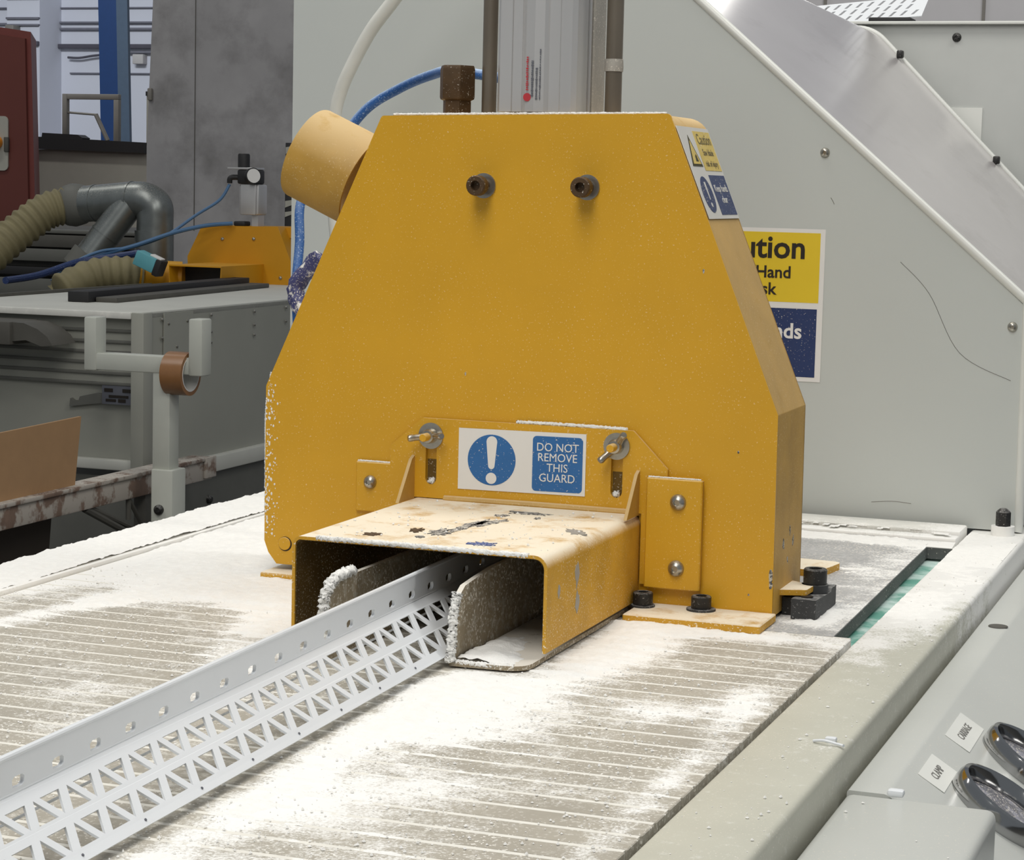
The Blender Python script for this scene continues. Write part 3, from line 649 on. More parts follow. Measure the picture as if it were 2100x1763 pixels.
for q in (0.006,):
    b = MB(); b.tube([bpt(y) + md * (w1 - 0.006 - q * 0.55) - sd * (0.004 + q * 0.45) for y in (y0, -0.4, y1)], 0.0007, 6); b.build('inner_rib', M['pvc'], B)
b = MB()
for k in range(-20, 20):
    y = -0.58 + 0.0583 * k
    if not (y0 + 0.01 < y < y1 - 0.02): continue
    c = bpt(y) + md * (w1 * 0.065) + sd * 0.0007
    b.cyl(c, c + sd * 0.0004, 0.0007, 8)
o = b.build('pin_hole', M['ink_grey'], B); o['kind'] = 'stuff'

# ------------------------------------------------------------------ clamp block on the right of the guard
K = thing('clamp_block', 'small black stepped clamp block with socket bolt right of the guard foot', 'clamp', (0.42, 0.05, 0.0))
b = MB(); b.prism([(0.016, 0.0005), (0.088, 0.0005), (0.088, 0.0148), (0.072, 0.0148), (0.069, 0.0125), (0.016, 0.0150)], lambda u, v: (0.4105 , u, v), lambda u, v: (0.4285, u, v)); bl = b.build('block', M['block'], K)
b = MB(); b.lathe([(0.0045, 0.0148), (0.0045, 0.0154)], Matrix.Translation((0.4192, 0.029, 0)), 20); b.build('screw_hole', M['ink'], K)
b = MB(); b.box(0.401, 0.411, 0.03, 0.075, 0.0005, 0.013); b.build('step', M['black'], K)
mt = Matrix.Translation((0.4185, 0.0585, 0.0195))
b = MB(); b.lathe([(0.0098, -0.006), (0.0098, 0.0)], mt, 24); b.build('washer', M['block'], K)
b = MB(); b.lathe([(0.0084, 0), (0.0086, 0.001), (0.0086, 0.0105), (0.0078, 0.0115), (0.0048, 0.0115), (0.0046, 0.006)], mt, 28); b.build('socket_bolt', M['black'], K)

# ------------------------------------------------------------------ pneumatic cylinder on top
C = thing('pneumatic_cylinder', 'grey aluminium pneumatic cylinder standing on top of the yellow guard', 'cylinder', (0.207, 0.048, 0.358))
hw, hd = 0.0305, 0.034
def face_prof(w, d):
    return [(-w, -d + 0.004), (-w + 0.003, -d), (-0.0185, -d), (-0.0180, -d + 0.0016), (-0.0150, -d + 0.0016), (-0.0145, -d), (-0.0105, -d), (-0.010, -d + 0.0012),
            (-0.007, -d - 0.0012), (0, -d - 0.0028), (0.007, -d - 0.0012), (0.010, -d + 0.0012), (0.0105, -d), (0.0185, -d), (0.019, -d + 0.0008), (w - 0.003, -d), (w, -d + 0.004)]
front = face_prof(hw, hd)
right = [(w_, -hd + (i + 1) * 0.0) for i, w_ in ()]
prof = [(u, v) for u, v in front] + [(hw, -0.006), (hw - 0.004, -0.005), (hw - 0.004, 0.001), (hw, 0.002), (hw, hd - 0.003), (hw - 0.003, hd), (-hw + 0.003, hd), (-hw, hd - 0.003)]
b = MB(); b.prism(prof, lambda u, v: (0.207 + u, 0.048 + v, 0.358), lambda u, v: (0.207 + u, 0.048 + v, 0.56)); b.build('barrel', M['alu'], C, smooth=25)
b = MB(); b.box(0.207 + hw - 0.0385 + 0.0385, 0.207 + hw + 0.0022, 0.052, 0.079, 0.358, 0.56, 0.0008, 1); b.build('side_fin', M['alu_dusty'], C)
b = MB(); b.box(0.172, 0.243, 0.011, 0.085, 0.56, 0.59, 0.003); b.build('end_cap', M['alu'], C)
b = MB(); b.cyl((0.160, 0.045, 0.358), (0.160, 0.045, 0.575), 0.0056, 20); b.build('guide_rod', M['rod'], C, label='brown oiled rod left of the barrel')
b = MB(); b.cyl((0.2572, 0.045, 0.358), (0.2572, 0.045, 0.575), 0.0062, 20); b.build('guide_rod', M['rod'], C, label='steel rod right of the barrel')
b = MB(); b.lathe([(0.0068, 0), (0.0070, 0.003), (0.0066, 0.009)], Matrix.Translation((0.2572, 0.045, 0.389)), 20); b.build('rod_collar', M['alu_dusty'], C)
# printed rating label: red disc, red line of print, grey lines of print
fc = lambda k: frame((0.207, 0.048 - hd - 0.0034 - k, 0.0), (1, 0, 0), (0, 0, 1))
plate('print_disc', [circ(-0.0052, 0.3685, 0.0030, 24)], 0.0002, fc(-0.0012), M['ink_red'], C)
def scribble(name, u, v0, v1, w, m, k=-0.0005, lo=0.0005, hi=0.0016):
    loops = []; v = v0
    while v < v1:
        h = random.uniform(lo, hi); a = random.uniform(0.55, 1) * w / 2
        loops.append(rect(u - a, u + a * random.uniform(0.6, 1), v, v + h)); v += h + random.uniform(0.0003, 0.0007)
    plate(name, loops, 0.0002, fc(k), m, C)
scribble('print_line', -0.0052, 0.3735, 0.3980, 0.0022, M['ink_red'], k=-0.0008)
scribble('print_line', -0.0010, 0.3690, 0.3950, 0.0022, M['ink_grey'], k=-0.0001)
scribble('print_line', 0.0022, 0.3670, 0.3900, 0.0020, M['ink_grey'], k=-0.0003, lo=0.0003, hi=0.001)
scribble('print_line', 0.0046, 0.3670, 0.4030, 0.0012, M['ink_grey'], k=-0.0008, lo=0.0006, hi=0.002)
# bronze silencer
b = MB(); b.lathe([(0.0112, 0.357), (0.0112, 0.3665), (0.0135, 0.3675), (0.0140, 0.369), (0.0140, 0.3895), (0.0132, 0.392), (0.0128, 0.3925)], Matrix.Translation((0.1355, 0.042, 0.0)), 6); tag(b.build('exhaust_silencer', M['bronze'], smooth=20), 'hexagonal brown bronze silencer standing on the guard left of the cylinder', 'silencer')
# hoses
b = MB(); b.tube(bez([(0.190, 0.14, 0.378), (0.150, 0.13, 0.386), (0.095, 0.14, 0.3935), (0.05, 0.2, 0.3935), (0.0, 0.25, 0.384), (-0.035, 0.26, 0.366), (-0.06, 0.25, 0.33), (-0.075, 0.22, 0.29), (-0.0725, 0.21, 0.25), (-0.070, 0.2, 0.20), (-0.06, 0.2, 0.12), (-0.02, 0.17, 0.05)], 10), 0.0042, 12)
tag(b.build('air_hose', M['blue_hose']), 'blue air hose arching behind the bronze silencer and round outlet', 'hose')
b = MB(); b.tube(bez([(-0.048, 0.2, 0.24), (-0.0695, 0.2, 0.216), (-0.066, 0.195, 0.200), (-0.05, 0.19, 0.185)], 6), 0.0075, 12, rad=None); 
for v in b.bm.verts: v.co += Vector((random.uniform(-1, 1), random.uniform(-1, 1), random.uniform(-1, 1))) * 0.0010
tag(b.build('tape_wrap', M['tape_blue']), 'dusty violet tape wrapped round the hose left of the guard', 'tape')
b = MB(); b.tube(bez([(0.03, 0.36, 0.56), (-0.02, 0.37, 0.515), (-0.058, 0.37, 0.468), (-0.079, 0.37, 0.442), (-0.097, 0.37, 0.411), (-0.108, 0.37, 0.387), (-0.114, 0.37, 0.36), (-0.115, 0.37, 0.30), (-0.10, 0.37, 0.2), (-0.06, 0.38, 0.1)], 8), 0.0062, 12)
tag(b.build('air_hose', M['white_hose']), 'white hose curving down before the grey housing', 'hose')

# ================================================================== grey housing behind
Hs = thing('machine_housing', 'large light grey machine housing with sloping cover behind the yellow guard', 'housing', (0.15, 0.8, -0.03))
Yp = 0.513
fpoly = fillet([(-0.2235, 0.0015), (-0.2245, 0.62), (0.033, 0.62), (0.1923, 0.4809), (0.5053, 0.2081), (0.507, 0.0015)], [0, 0.02, 0.03, 0.0, 0.006, 0])
fpan = plate('front_panel', [fpoly], 0.004, XZ(Yp), M['grey'], Hs)
# cover: lofted from the front profile to the back profile
fr_p = fillet([(-0.215, 0.64), (0.16, 0.545), (0.225, 0.478), (0.5120, 0.2090), (0.5125, 0.002)], [0, 0.05, 0.03, 0.006, 0], 6)
bk_p = fillet([(-0.215, 0.66), (0.10, 0.60), (0.225, 0.4975), (0.508, 0.2145), (0.5125, 0.002)], [0, 0.05, 0.035, 0.006, 0], 6)
fr_p = fillet([(-0.215, 0.63), (0.075, 0.583), (0.5085, 0.2115), (0.5105, 0.002)], [0, 0.06, 0.006, 0], 8)
bk_p = fillet([(-0.215, 0.515), (0.205, 0.513), (0.508, 0.2060), (0.5105, 0.002)], [0, 0.05, 0.006, 0], 8)
b = MB(); rows = []; NS = 10
for i in range(NS + 1):
    f = i / NS
    rows.append([b.bm.verts.new((a[0] * (1 - f) + c[0] * f, Yp - 0.001 + (1.32 - Yp) * f, a[1] * (1 - f) + c[1] * f)) for a, c in zip(fr_p, bk_p)])
for A, Bq in zip(rows, rows[1:]):
    for k in range(len(A) - 1): b.bm.faces.new((A[k], A[k + 1], Bq[k + 1], Bq[k]))
b.build('sloping_cover', M['cover'], Hs, smooth=50)
lip = [(0.02, Yp - 0.002, 0.6335), (0.1923, Yp - 0.002, 0.4830), (0.5060, Yp - 0.002, 0.2100)]
b = MB(); b.tube([(u, Yp - 0.001, v - 0.0005) for u, v in fr_p], 0.0042, 10); b.build('edge_lip', M['grey_lip'], Hs, smooth=60)
b = MB(); b.tube([(u, 1.318, v + 0.001) for u, v in bk_p[1:]], 0.0035, 8); b.build('rear_lip', M['grey_lip'], Hs, smooth=60)
b = MB(); b.box(-0.2235, -0.2195, Yp, 1.3, -0.03, 0.62); b.build('left_side', M['grey'], Hs)
for x, z in ((0.3185, 0.3412), (0.4963, 0.1879)):
    dome(x, Yp - 0.002, z, 0.0046, 'dome_screw', M['steel'], Hs)
for y_, x_, z_ in ((1.30, 0.2440, 0.4790), (1.30, 0.3700, 0.3490)):
    b = MB(); b.box(x_ - 0.004, x_ + 0.004, y_ - 0.006, y_ + 0.006, z_ - 0.004, z_ + 0.006, 0.002); b.build('rubber_stud', M['black'], Hs)
# hand hazard sign
fh = lambda k: frame((0.0, Yp - 0.0022 - k, 0.0), (1, 0, 0), (0, 0, 1), (0, -1, 0))
hx1 = 0.3222; hz1 = 0.2705; hz0 = 0.1283; hx0 = hx1 - 0.205
hsn = plate('hand_hazard_sign', [rect(hx0, hx1, hz0, hz1)], 0.0004, fh(0.0002), M['white'], Hs, label='yellow and navy caution sign half hidden by the guard')
plate('yellow_field', [rect(hx0 + 0.085, hx1 - 0.0045, 0.2020, 0.2668)], 0.0002, fh(0.0005), M['signyellow'], hsn)
plate('navy_field', [rect(hx0 + 0.085, hx1 - 0.0055, 0.1325, 0.1962)], 0.0002, fh(0.0005), M['navy'], hsn)
plate('warning_triangle', [[(hx0 + 0.008, 0.208), (hx0 + 0.078, 0.208), (hx0 + 0.043, 0.265)]], 0.0002, fh(0.0005), M['ink'], hsn)
plate('mandatory_disc', [circ(hx0 + 0.043, 0.165, 0.030)], 0.0002, fh(0.0005), M['navy'], hsn)
letters('lettering', [('Caution', 0.0295, 0.3045, 0.2520)], fh(0.0008), M['ink'], hsn, bold=0.0006, align='RIGHT', sx=1.0)
letters('lettering', [('Finger/Hand', 0.0158, 0.2912, 0.2292), ('Risk', 0.0158, 0.2770, 0.2135)], fh(0.0008), M['ink'], hsn, bold=0.0003, align='RIGHT')
letters('lettering', [('Keep hands', 0.0200, 0.3035, 0.1745), ('clear', 0.0200, 0.2560, 0.1500)], fh(0.0008), M['white'], hsn, bold=0.0004, align='RIGHT')
# scratch marks on the panel
b = MB(); b.tube(bez([(0.3925, Yp - 0.002, 0.243), (0.42, Yp - 0.002, 0.215), (0.45, Yp - 0.002, 0.162), (0.497, Yp - 0.002, 0.139)]), 0.0003, 5); b.build('scratch', M['ink_soft'], Hs)

for pts in (((0.375, 0.0195), (0.395, 0.0215), (0.412, 0.0205)), ((0.3255, 0.30), (0.3275, 0.297), (0.329, 0.294))):
    b = MB(); b.tube(bez([(u, Yp - 0.002, v) for u, v in pts]), 0.0003, 5); b.build('scuff_mark', M['frame'], Hs)

# rear cabinet
R = thing('rear_cabinet', 'tall grey rear cabinet behind the sloping cover at the right edge', 'cabinet', (0.4, 1.5, -0.9))
b = MB(); b.box(-0.2, 1.1, 1.335, 1.8, -0.9, 0.520, 0.003); b.build('body', M['far_grey'], R)
b = MB(); b.box(-0.2, 1.1, 1.327, 1.345, 0.5195, 0.5235, 0.001); b.build('top_lip', M['grey_lip'], R)
dome(0.3085, 1.335, 0.5035, 0.0058, 'dome_screw', M['black'], R)
b = MB(); b.box(0.302, 0.345, 1.333, 1.335, 0.372, 0.4155); b.build('paper_label', M['label'], R, label='white paper label beside the slope')
# offcut bead lying on the cabinet
O = thing('bead_offcut', 'white perforated bead offcut lying tilted on top of the rear cabinet', 'bead strip', (0.2, 1.4, 0.5235))
loops = [[(0, 0), (0.212, 0), (0.212, 0.052), (0, 0.052)]]
for r in range(3):
    for k in range(16):
        u = 0.008 + k * 0.0145 + r * 0.004; v = 0.006 + r * 0.0155
        if u < 0.198: loops.append([(u, v), (u + 0.004, v), (u + 0.009, v + 0.011), (u + 0.005, v + 0.011)])
fo = frame((0.045, 1.36, 0.512), (0.20, 0.04, 0.0225), (0.01, 0.13, 0.095))
plate('mesh_wing', loops, 0.0015, fo, M['pvc'], O)
plate('solid_wing', [[(0, 0), (0.212, 0), (0.212, -0.03), (0, -0.03)]], 0.0015, frame((0.05, 1.36, 0.5255), (0.20, 0.04, 0.0), (0.04, -0.2, 0.03)), M['pvc'], O)
b = MB(); b.box(0.19, 0.245, 1.36, 1.40, 0.5235, 0.531, 0.002); tag(b.build('dark_offcut', M['dark']), 'small dark scrap under the end of the bead offcut', 'scrap')

# ================================================================== control panel lower right
Q = thing('control_desk', 'grey sloping control desk with two chrome-ringed buttons at lower right', 'control desk', (0.6, -0.1, -0.9))
th = math.radians(31.7); sS = Vector((math.cos(th), 0, -math.sin(th))); nS = Vector((math.sin(th), 0, math.cos(th)))
o0 = Vector((0.546, 0, -0.02))
e1 = o0 + sS * 0.20
prof = fillet([(0.5245, -0.5), (0.5245, -0.02), (0.546, -0.02), (e1.x, e1.z), (e1.x, -0.5)], [0, 0.0015, 0.006, 0.006, 0])
b = MB(); b.prism(prof, lambda u, v: (u, -0.347, v), lambda u, v: (u, 0.62, v)); b.build('housing', M['panel_box'], Q)
for s_, y_, R_, lab in ((0.0590, -0.249, 0.0335, 'CLAMP'), (0.0620, -0.134, 0.0345, 'CARRIAGE')):
    ctr = o0 + sS * s_ + Vector((0, y_, 0)); mt = frame(ctr, (0, 1, 0), -sS, nS)
    b = MB(); b.lathe([(R_, 0), (R_, 0.008), (R_ - 0.0012, 0.0112), (R_ - 0.0035, 0.0120), (R_ - 0.0050, 0.0105), (R_ - 0.0056, 0.001)], mt, 56); bt = b.build('button_collar', M['chrome'], Q, smooth=50, label='chrome collar ring of the %s button' % lab.lower())
    b = MB(); b.lathe([(R_ - 0.0056, 0.0005), (R_ - 0.006, 0.0025), (R_ - 0.012, 0.0032), (0.004, 0.0036)], mt, 40); b.build('button_face', M['cup'], bt, smooth=50, label='dusty recessed button face')
    y0_ = -0.2820 if lab == 'CLAMP' else -0.183; y1_ = -0.2330 if lab == 'CLAMP' else -0.1195
    b = MB(); c = o0 + nS * 0.0003
    me = fill2d([rect(y0_, y1_, -0.0256, -0.0076)], 0.0003); me.transform(frame(c, (0, 1, 0), -sS, nS)); lb = link('paper_label', me, M['label'], Q, 'white label reading %s' % lab)
    me = text2d(lab, 0.0075, 0.0002, 0.0, 'CENTER', 1.05 if lab == 'CLAMP' else 1.0); me.transform(frame(o0 + nS * 0.0006 + sS * 0.0165 + Vector((0, (y0_ + y1_) / 2, 0)), (0, 1, 0), -sS, nS)); link('lettering', me, M['ink_soft'], lb)
b = MB(); b.lathe([(0.0075, 0), (0.007, 0.0006)], Matrix.Translation((0.5395, 0.16, -0.0197)), 20); b.build('screw_hole', M['dim'], Q)
X = thing('cover_box', 'grey box with rounded edges at the bottom right corner before the buttons', 'box', (0.566, -0.6, -0.9))
b = MB(); b.box(0.5250, 0.6065, -1.0, -0.3525, -0.5, -0.0195, 0.005, 4); b.build('shell', M['panel_box'], X)

# ================================================================== dust on the table
def vnoise(shape, cell):
    ny, nx = shape; gy = int(ny / cell) + 3; gx = int(nx / cell) + 3
    g = rng.random((gy, gx)); yy = np.arange(ny) / cell; xx = np.arange(nx) / cell
    iy = yy.astype(int); ix = xx.astype(int); fy = (yy - iy)[:, None]; fx = (xx - ix)[None, :]
    fy = fy * fy * (3 - 2 * fy); fx = fx * fx * (3 - 2 * fx)
    a = g[iy][:, ix]; b_ = g[iy][:, ix + 1]; c = g[iy + 1][:, ix]; d = g[iy + 1][:, ix + 1]
    return (a * (1 - fx) + b_ * fx) * (1 - fy) + (c * (1 - fx) + d * fx) * fy
def dust_field(name, xr, yr, step, blobs, zbase, scale, bias, mask=None, lines=(), groove=False):
    xs = np.arange(xr[0], xr[1], step); ys = np.arange(yr[0], yr[1], step); sh = (len(ys), len(xs))
    X_, Y_ = np.meshgrid(xs, ys)
    Dn = np.zeros(sh)
    for cx, cy, sx, sy, a in blobs: Dn += a * np.exp(-((X_ - cx) / sx) ** 2 - ((Y_ - cy) / sy) ** 2)
    for (ax_, ay, bx_, by, s_, a) in lines:
        dx, dy = bx_ - ax_, by - ay; tt = np.clip(((X_ - ax_) * dx + (Y_ - ay) * dy) / (dx * dx + dy * dy), 0, 1)
        dd = np.hypot(X_ - ax_ - tt * dx, Y_ - ay - tt * dy); Dn += a * np.exp(-(dd / s_) ** 2)
    n = 0.34 * vnoise(sh, 0.045 / step) + 0.24 * vnoise(sh, 0.014 / step) + 0.22 * vnoise(sh, 0.005 / step) + 0.20 * vnoise(sh, 1.4)
    if groove: Dn += 0.30 * np.clip(np.cos((Y_ + 0.045 - pitch / 2) * 2 * PI / pitch) - 0.75, 0, 1) * 4 * (Y_ < -0.034)
    raw = np.minimum(Dn, 1.1) + 1.0 * (n - 0.5) - bias
    h = np.clip(raw, -0.2, None) * scale + np.where(raw > 0.02, rng.random(sh) * 0.0003, 0)
    if mask is not None: h = np.where(mask(X_, Y_), h, -1.0)
    Z = np.maximum(h, -0.0008) + zbase
    keep = (h > -0.00005)
    idx = -np.ones(sh, int)
    fk = keep[:-1, :-1] | keep[1:, :-1] | keep[:-1, 1:] | keep[1:, 1:]
    if mask is not None:
        mk = mask(X_, Y_); fk &= mk[:-1, :-1] & mk[1:, :-1] & mk[:-1, 1:] & mk[1:, 1:]
    used = np.zeros(sh, bool); used[:-1, :-1] |= fk; used[1:, :-1] |= fk; used[:-1, 1:] |= fk; used[1:, 1:] |= fk
    idx[used] = np.arange(used.sum())
    V = np.stack([X_[used], Y_[used], Z[used]], 1)
    F = np.stack([idx[:-1, :-1][fk], idx[:-1, 1:][fk], idx[1:, 1:][fk], idx[1:, :-1][fk]], 1)
    me = bpy.data.meshes.new(name)
    me.vertices.add(len(V)); me.vertices.foreach_set('co', V.ravel())
    me.loops.add(F.size); me.loops.foreach_set('vertex_index', F.ravel())
    me.polygons.add(len(F)); me.polygons.foreach_set('loop_start', np.arange(len(F)) * 4)
    me.polygons.foreach_set('use_smooth', np.ones(len(F), bool))
    me.update(calc_edges=True); me.validate()
    return link(name, me, M['dust'])
def tmask(x, y):
    m1 = (x < 0.4625) & (y < -0.034)
    m2 = (x < 0.4455) & (y >= -0.034)
    g_ = (x > 0.001) & (x < 0.40) & (y > 0.002) & (y < 0.089)
    return (m1 | m2) & ~g_
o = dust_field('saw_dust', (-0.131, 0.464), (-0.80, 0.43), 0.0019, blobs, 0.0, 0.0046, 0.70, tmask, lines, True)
tag(o, 'white saw dust drifted over the ribbed table and round the guard', 'dust', kind='stuff')
o = dust_field('saw_dust', (-0.192, -0.134), (-0.70, 0.455), 0.0020, strip_blobs, 0.0035, 0.004, 0.62)
tag(o, 'white saw dust on the painted strip along the left table edge', 'dust', kind='stuff')
o = dust_field('saw_dust', (0.4695, 0.5185), (-0.75, 0.50), 0.0020, rail_blobs, 0.0, 0.0014, 0.72)
tag(o, 'white saw dust on the far half of the edge rail', 'dust', kind='stuff')
o = dust_field('saw_dust', (-0.19, 0.465), (0.432, 0.505), 0.0026, [(0.2, 0.47, 0.5, 0.05, 0.6)], 0.005, 0.003, 0.6)
tag(o, 'white saw dust on the rear strip against the housing', 'dust', kind='stuff')
o = dust_field('guide_dust', (0.2520, 0.2975), (-0.237, -0.03), 0.002, [(0.262, -0.20, 0.02, 0.05, 1.1), (0.275, -0.225, 0.03, 0.02, 0.5)], 0.0042, 0.006, 0.6)
tag(o, 'white saw dust heaped on the foot of the right feed guide', 'dust', kind='stuff')
# crumbs
def crumbs(name, spots, n, lab):
    b = MB()
    for _ in range(n):
        x0, x1, y0_, y1_, z = random.choice(spots)
        r = random.choice((0.0004, 0.0005, 0.0006, 0.0008, 0.0011)); c = Vector((random.uniform(x0, x1), random.uniform(y0_, y1_), z + r * 0.5))
        vs = [b.bm.verts.new(c + Vector(d) * r * random.uniform(0.6, 1.3)) for d in ((1, 0, 0), (-1, 0, 0), (0, 1, 0), (0, -1, 0), (0, 0, 1), (0, 0, -1))]
        for f in ((0, 2, 4), (2, 1, 4), (1, 3, 4), (3, 0, 4), (2, 0, 5), (1, 2, 5), (3, 1, 5), (0, 3, 5)): b.bm.faces.new([vs[i] for i in f])
    tag(b.build(name, M['dust'], smooth=None), lab, 'dust', kind='stuff')
crumbs('dust_crumbs', [(-0.13, 0.46, -0.75, -0.03, 0.0), (-0.13, 0.16, -0.6, 0.0, 0.0), (0.25, 0.46, -0.7, -0.2, 0.0)], 2600, 'tiny white crumbs scattered over the ribbed table')
crumbs('dust_crumbs', [(0.472, 0.517, -0.7, 0.45, 0.0)], 160, 'tiny white crumbs scattered along the edge rail')
crumbs('dust_crumbs', [(0.13, 0.295, -0.2, -0.01, 0.0706)], 140, 'tiny white crumbs on the tunnel roof')
crumbs('dust_crumbs', [(0.530, 0.600, -0.7, -0.36, -0.0195)], 26, 'tiny white crumbs on the bottom right box')
b = MB(); b.tube(bez([(0.5015, -0.330, 0.001), (0.508, -0.333, 0.0025), (0.5155, -0.3335, 0.0015), (0.5195, -0.336, 0.0015)]), 0.0009, 6); tag(b.build('plastic_shaving', M['pvc']), 'thin white plastic shaving lying across the edge rail', 'shaving')
b = MB(); b.box(0.507, 0.5135, -0.3275, -0.3225, 0.0002, 0.003, 0.001); tag(b.build('plastic_chip', M['pvc']), 'small white chip beside the shaving on the edge rail', 'chip')
b = MB(); b.box(0.5475, 0.5565, -0.354, -0.3475, -0.0195, -0.0155, 0.0015); tag(b.build('plastic_chip', M['pvc']), 'ragged white chip on the back edge of the bottom right box', 'chip')

# ================================================================== far machine on the left
Bn = thing('saw_bench', 'light grey second saw bench behind on the left with riveted side', 'machine', (-2.2, 3.6, -0.9))
b = MB(); b.box(-2.287, -1.711, 2.862, 4.9, -0.016, 0.0, 0.002); b.build('table_top', M['bench_top'], Bn)
b = MB(); b.box(-2.287, -1.735, 2.855, 2.866, -0.016, -0.001, 0.002); b.build('front_lip', M['strip'], Bn)
b = MB(); b.box(-1.736, -1.703, 2.858, 2.90, -0.42, -0.001, 0.003); b.build('corner_post', M['bench'], Bn)
b = MB(); b.box(-1.725, -1.711, 2.90, 4.9, -0.37, -0.004); b.build('side_panel', M['bench'], Bn)
b = MB(); b.box(-1.709, -1.7065, 2.96, 3.10, -0.11, -0.006); b.build('patch_plate', M['bench'], Bn)
b = MB(); b.box(-2.287, -1.736, 2.883, 2.90, -0.168, -0.016); b.build('ribbed_panel', M['bench'], Bn)
for z in (-0.045, -0.07, -0.094, -0.118, -0.142, -0.166):
    b = MB(); b.box(-2.287, -1.736, 2.877, 2.884, z - 0.0035, z + 0.0035, 0.001); b.build('rib', M['bench_dark'], Bn)
b = MB(); b.box(-2.287, -1.736, 2.890, 2.90, -0.36, -0.168); b.build('front_panel', M['bench'], Bn)
b = MB(); b.box(-1.726, -1.690, 3.0, 4.9, -0.396, -0.358, 0.004); b.build('side_rail', M['bench_top'], Bn)
b = MB(); b.box(-2.287, -1.72, 2.865, 2.89, -0.362, -0.338, 0.004); b.build('front_rail', M['bench_top'], Bn)
b = MB(); b.box(-2.287, -1.705, 2.893, 4.9, -0.9, -0.38); b.build('base', M['bench_dark'], Bn)
b = MB(); b.box(-1.818, -1.739, 2.8745, 2.890, -0.212, -0.170); npl = b.build('nameplate', M['ink_grey'], Bn, label='small dark rating plate on the front')
for z0, z1, xa, xb in ((-0.184, -0.176, -1.812, -1.79), (-0.184, -0.176, -1.765, -1.744), (-0.197, -0.191, -1.80, -1.75), (-0.206, -0.200, -1.808, -1.782), (-0.207, -0.199, -1.776, -1.757)):
    b = MB(); b.box(xa, xb, 2.8735, 2.875, z0, z1); b.build('print_block', M['ink'], npl)
b = MB(); b.prism([(-1.905, -0.223), (-1.903, -0.204), (-1.895, -0.209), (-1.882, -0.210), (-1.878, -0.199), (-1.84, -0.190), (-1.818, -0.190), (-1.818, -0.211), (-1.85, -0.215)], lambda u, v: (u, 2.878, v), lambda u, v: (u, 2.890, v)); b.build('latch', M['bench_dark'], Bn)
for y, z in ((2.95, -0.02), (2.95, -0.062), (3.19, -0.02), (3.19, -0.06), (3.19, -0.085), (3.42, -0.022), (3.42, -0.055), (3.42, -0.08), (3.02, -0.085), (2.98, -0.03), (3.07, -0.028), (3.6, -0.02), (3.6, -0.055)):
    mt = frame((-1.7065, y, z), (0, 1, 0), (0, 0, 1)); b = MB(); b.lathe([(0.0042, 0), (0.0038, 0.002), (0.002, 0.003)], mt, 12); b.build('rivet', M['steel'], Bn)
mt = frame((-1.705, 3.18, -0.462), (0, 1, 0), (0, 0, 1)); b = MB(); b.lathe([(0.0105, 0), (0.010, 0.006), (0.006, 0.010)], mt, 16); b.build('base_bolt', M['black'], Bn)
b = MB(); b.box(-2.297, -2.287, 2.87, 3.95, -0.016, 0.008); b.build('rear_rail', M['dim'], Bn)
# black feed profile on the bench
F = thing('feed_channel', 'long black feed channel lying on the far bench', 'channel', (-2.0, 3.5, 0))
mtx = Matrix.Translation((-2.045, 3.62, 0)) @ Matrix.Rotation(0.07, 4, 'Z')
b = MB(); b.box(-0.045, 0.010, -0.5, 0.5, 0.0, 0.026, 0.002); b.bm.transform(mtx); b.build('channel', M['dark'], F)
b = MB(); b.box(0.014, 0.070, -0.47, 0.5, 0.0, 0.012, 0.002); b.bm.transform(mtx); b.build('side_lip', M['dim'], F)
# far yellow guard
Gf = thing('saw_guard', 'small yellow saw guard on the far bench at the left', 'guard', (-2.2, 4.3, 0))
fo_ = [(-2.3600, 0.0), (-2.3631, 0.0731), (-2.3158, 0.1646), (-2.0709, 0.1674), (-2.0258, 0.0632), (-2.022, 0.0)]
plate('front_panel', [fo_], 0.004, XZ(4.30), M['yellow_far'], Gf)
b = MB(); b.prism(fo_, lambda u, v: (u, 4.303, v), lambda u, v: (u, 4.42, v)); b.build('hood', M['yellow_far'], Gf)
for x, z in ((-2.2484, 0.1267), (-2.1471, 0.1298), (-2.06, 0.02)):
    dome(x, 4.298, z, 0.0055, 'dome_bolt', M['steel'], Gf)
b = MB(); b.sweep([(-2.278, 0.002), (-2.278, 0.058), (-2.114, 0.058), (-2.114, 0.002)], -0.004, 4.03, 4.298); b.build('tunnel', M['yellow_far'], Gf)
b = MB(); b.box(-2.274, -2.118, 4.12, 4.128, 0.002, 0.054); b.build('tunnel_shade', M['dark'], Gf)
b = MB(); b.box(-2.075, -2.0, 4.35, 4.40, 0.135, 0.165); b.build('side_box', M['yellow_far'], Gf)
b = MB(); b.cyl((-2.285, 4.12, 0.022), (-2.40, 4.06, 0.026), 0.042, 24); b.build('outlet_spout', M['yellow_far'], Gf)
# far cylinder with regulator
Cf = thing('pneumatic_cylinder', 'small aluminium cylinder with black cap and pressure gauge on the far guard', 'cylinder', (-2.17, 4.34, 0.165))
b = MB(); b.box(-2.203, -2.139, 4.31, 4.37, 0.199, 0.288, 0.006); b.box(-2.196, -2.146, 4.305, 4.31, 0.199, 0.288, 0.003); b.build('barrel', M['alu'], Cf)
b = MB(); b.box(-2.165, -2.145, 4.32, 4.36, 0.166, 0.199); b.build('stem', M['alu'], Cf)
b = MB(); b.box(-2.215, -2.178, 4.3, 4.34, 0.166, 0.180, 0.004); b.build('lower_fitting', M['dark'], Cf)
b = MB(); b.box(-2.205, -2.148, 4.30, 4.37, 0.288, 0.330, 0.006); b.build('regulator_body', M['dark'], Cf)
b = MB(); b.box(-2.236, -2.150, 4.30, 4.37, 0.330, 0.336, 0.001); b.build('mount_plate', M['alu'], Cf)
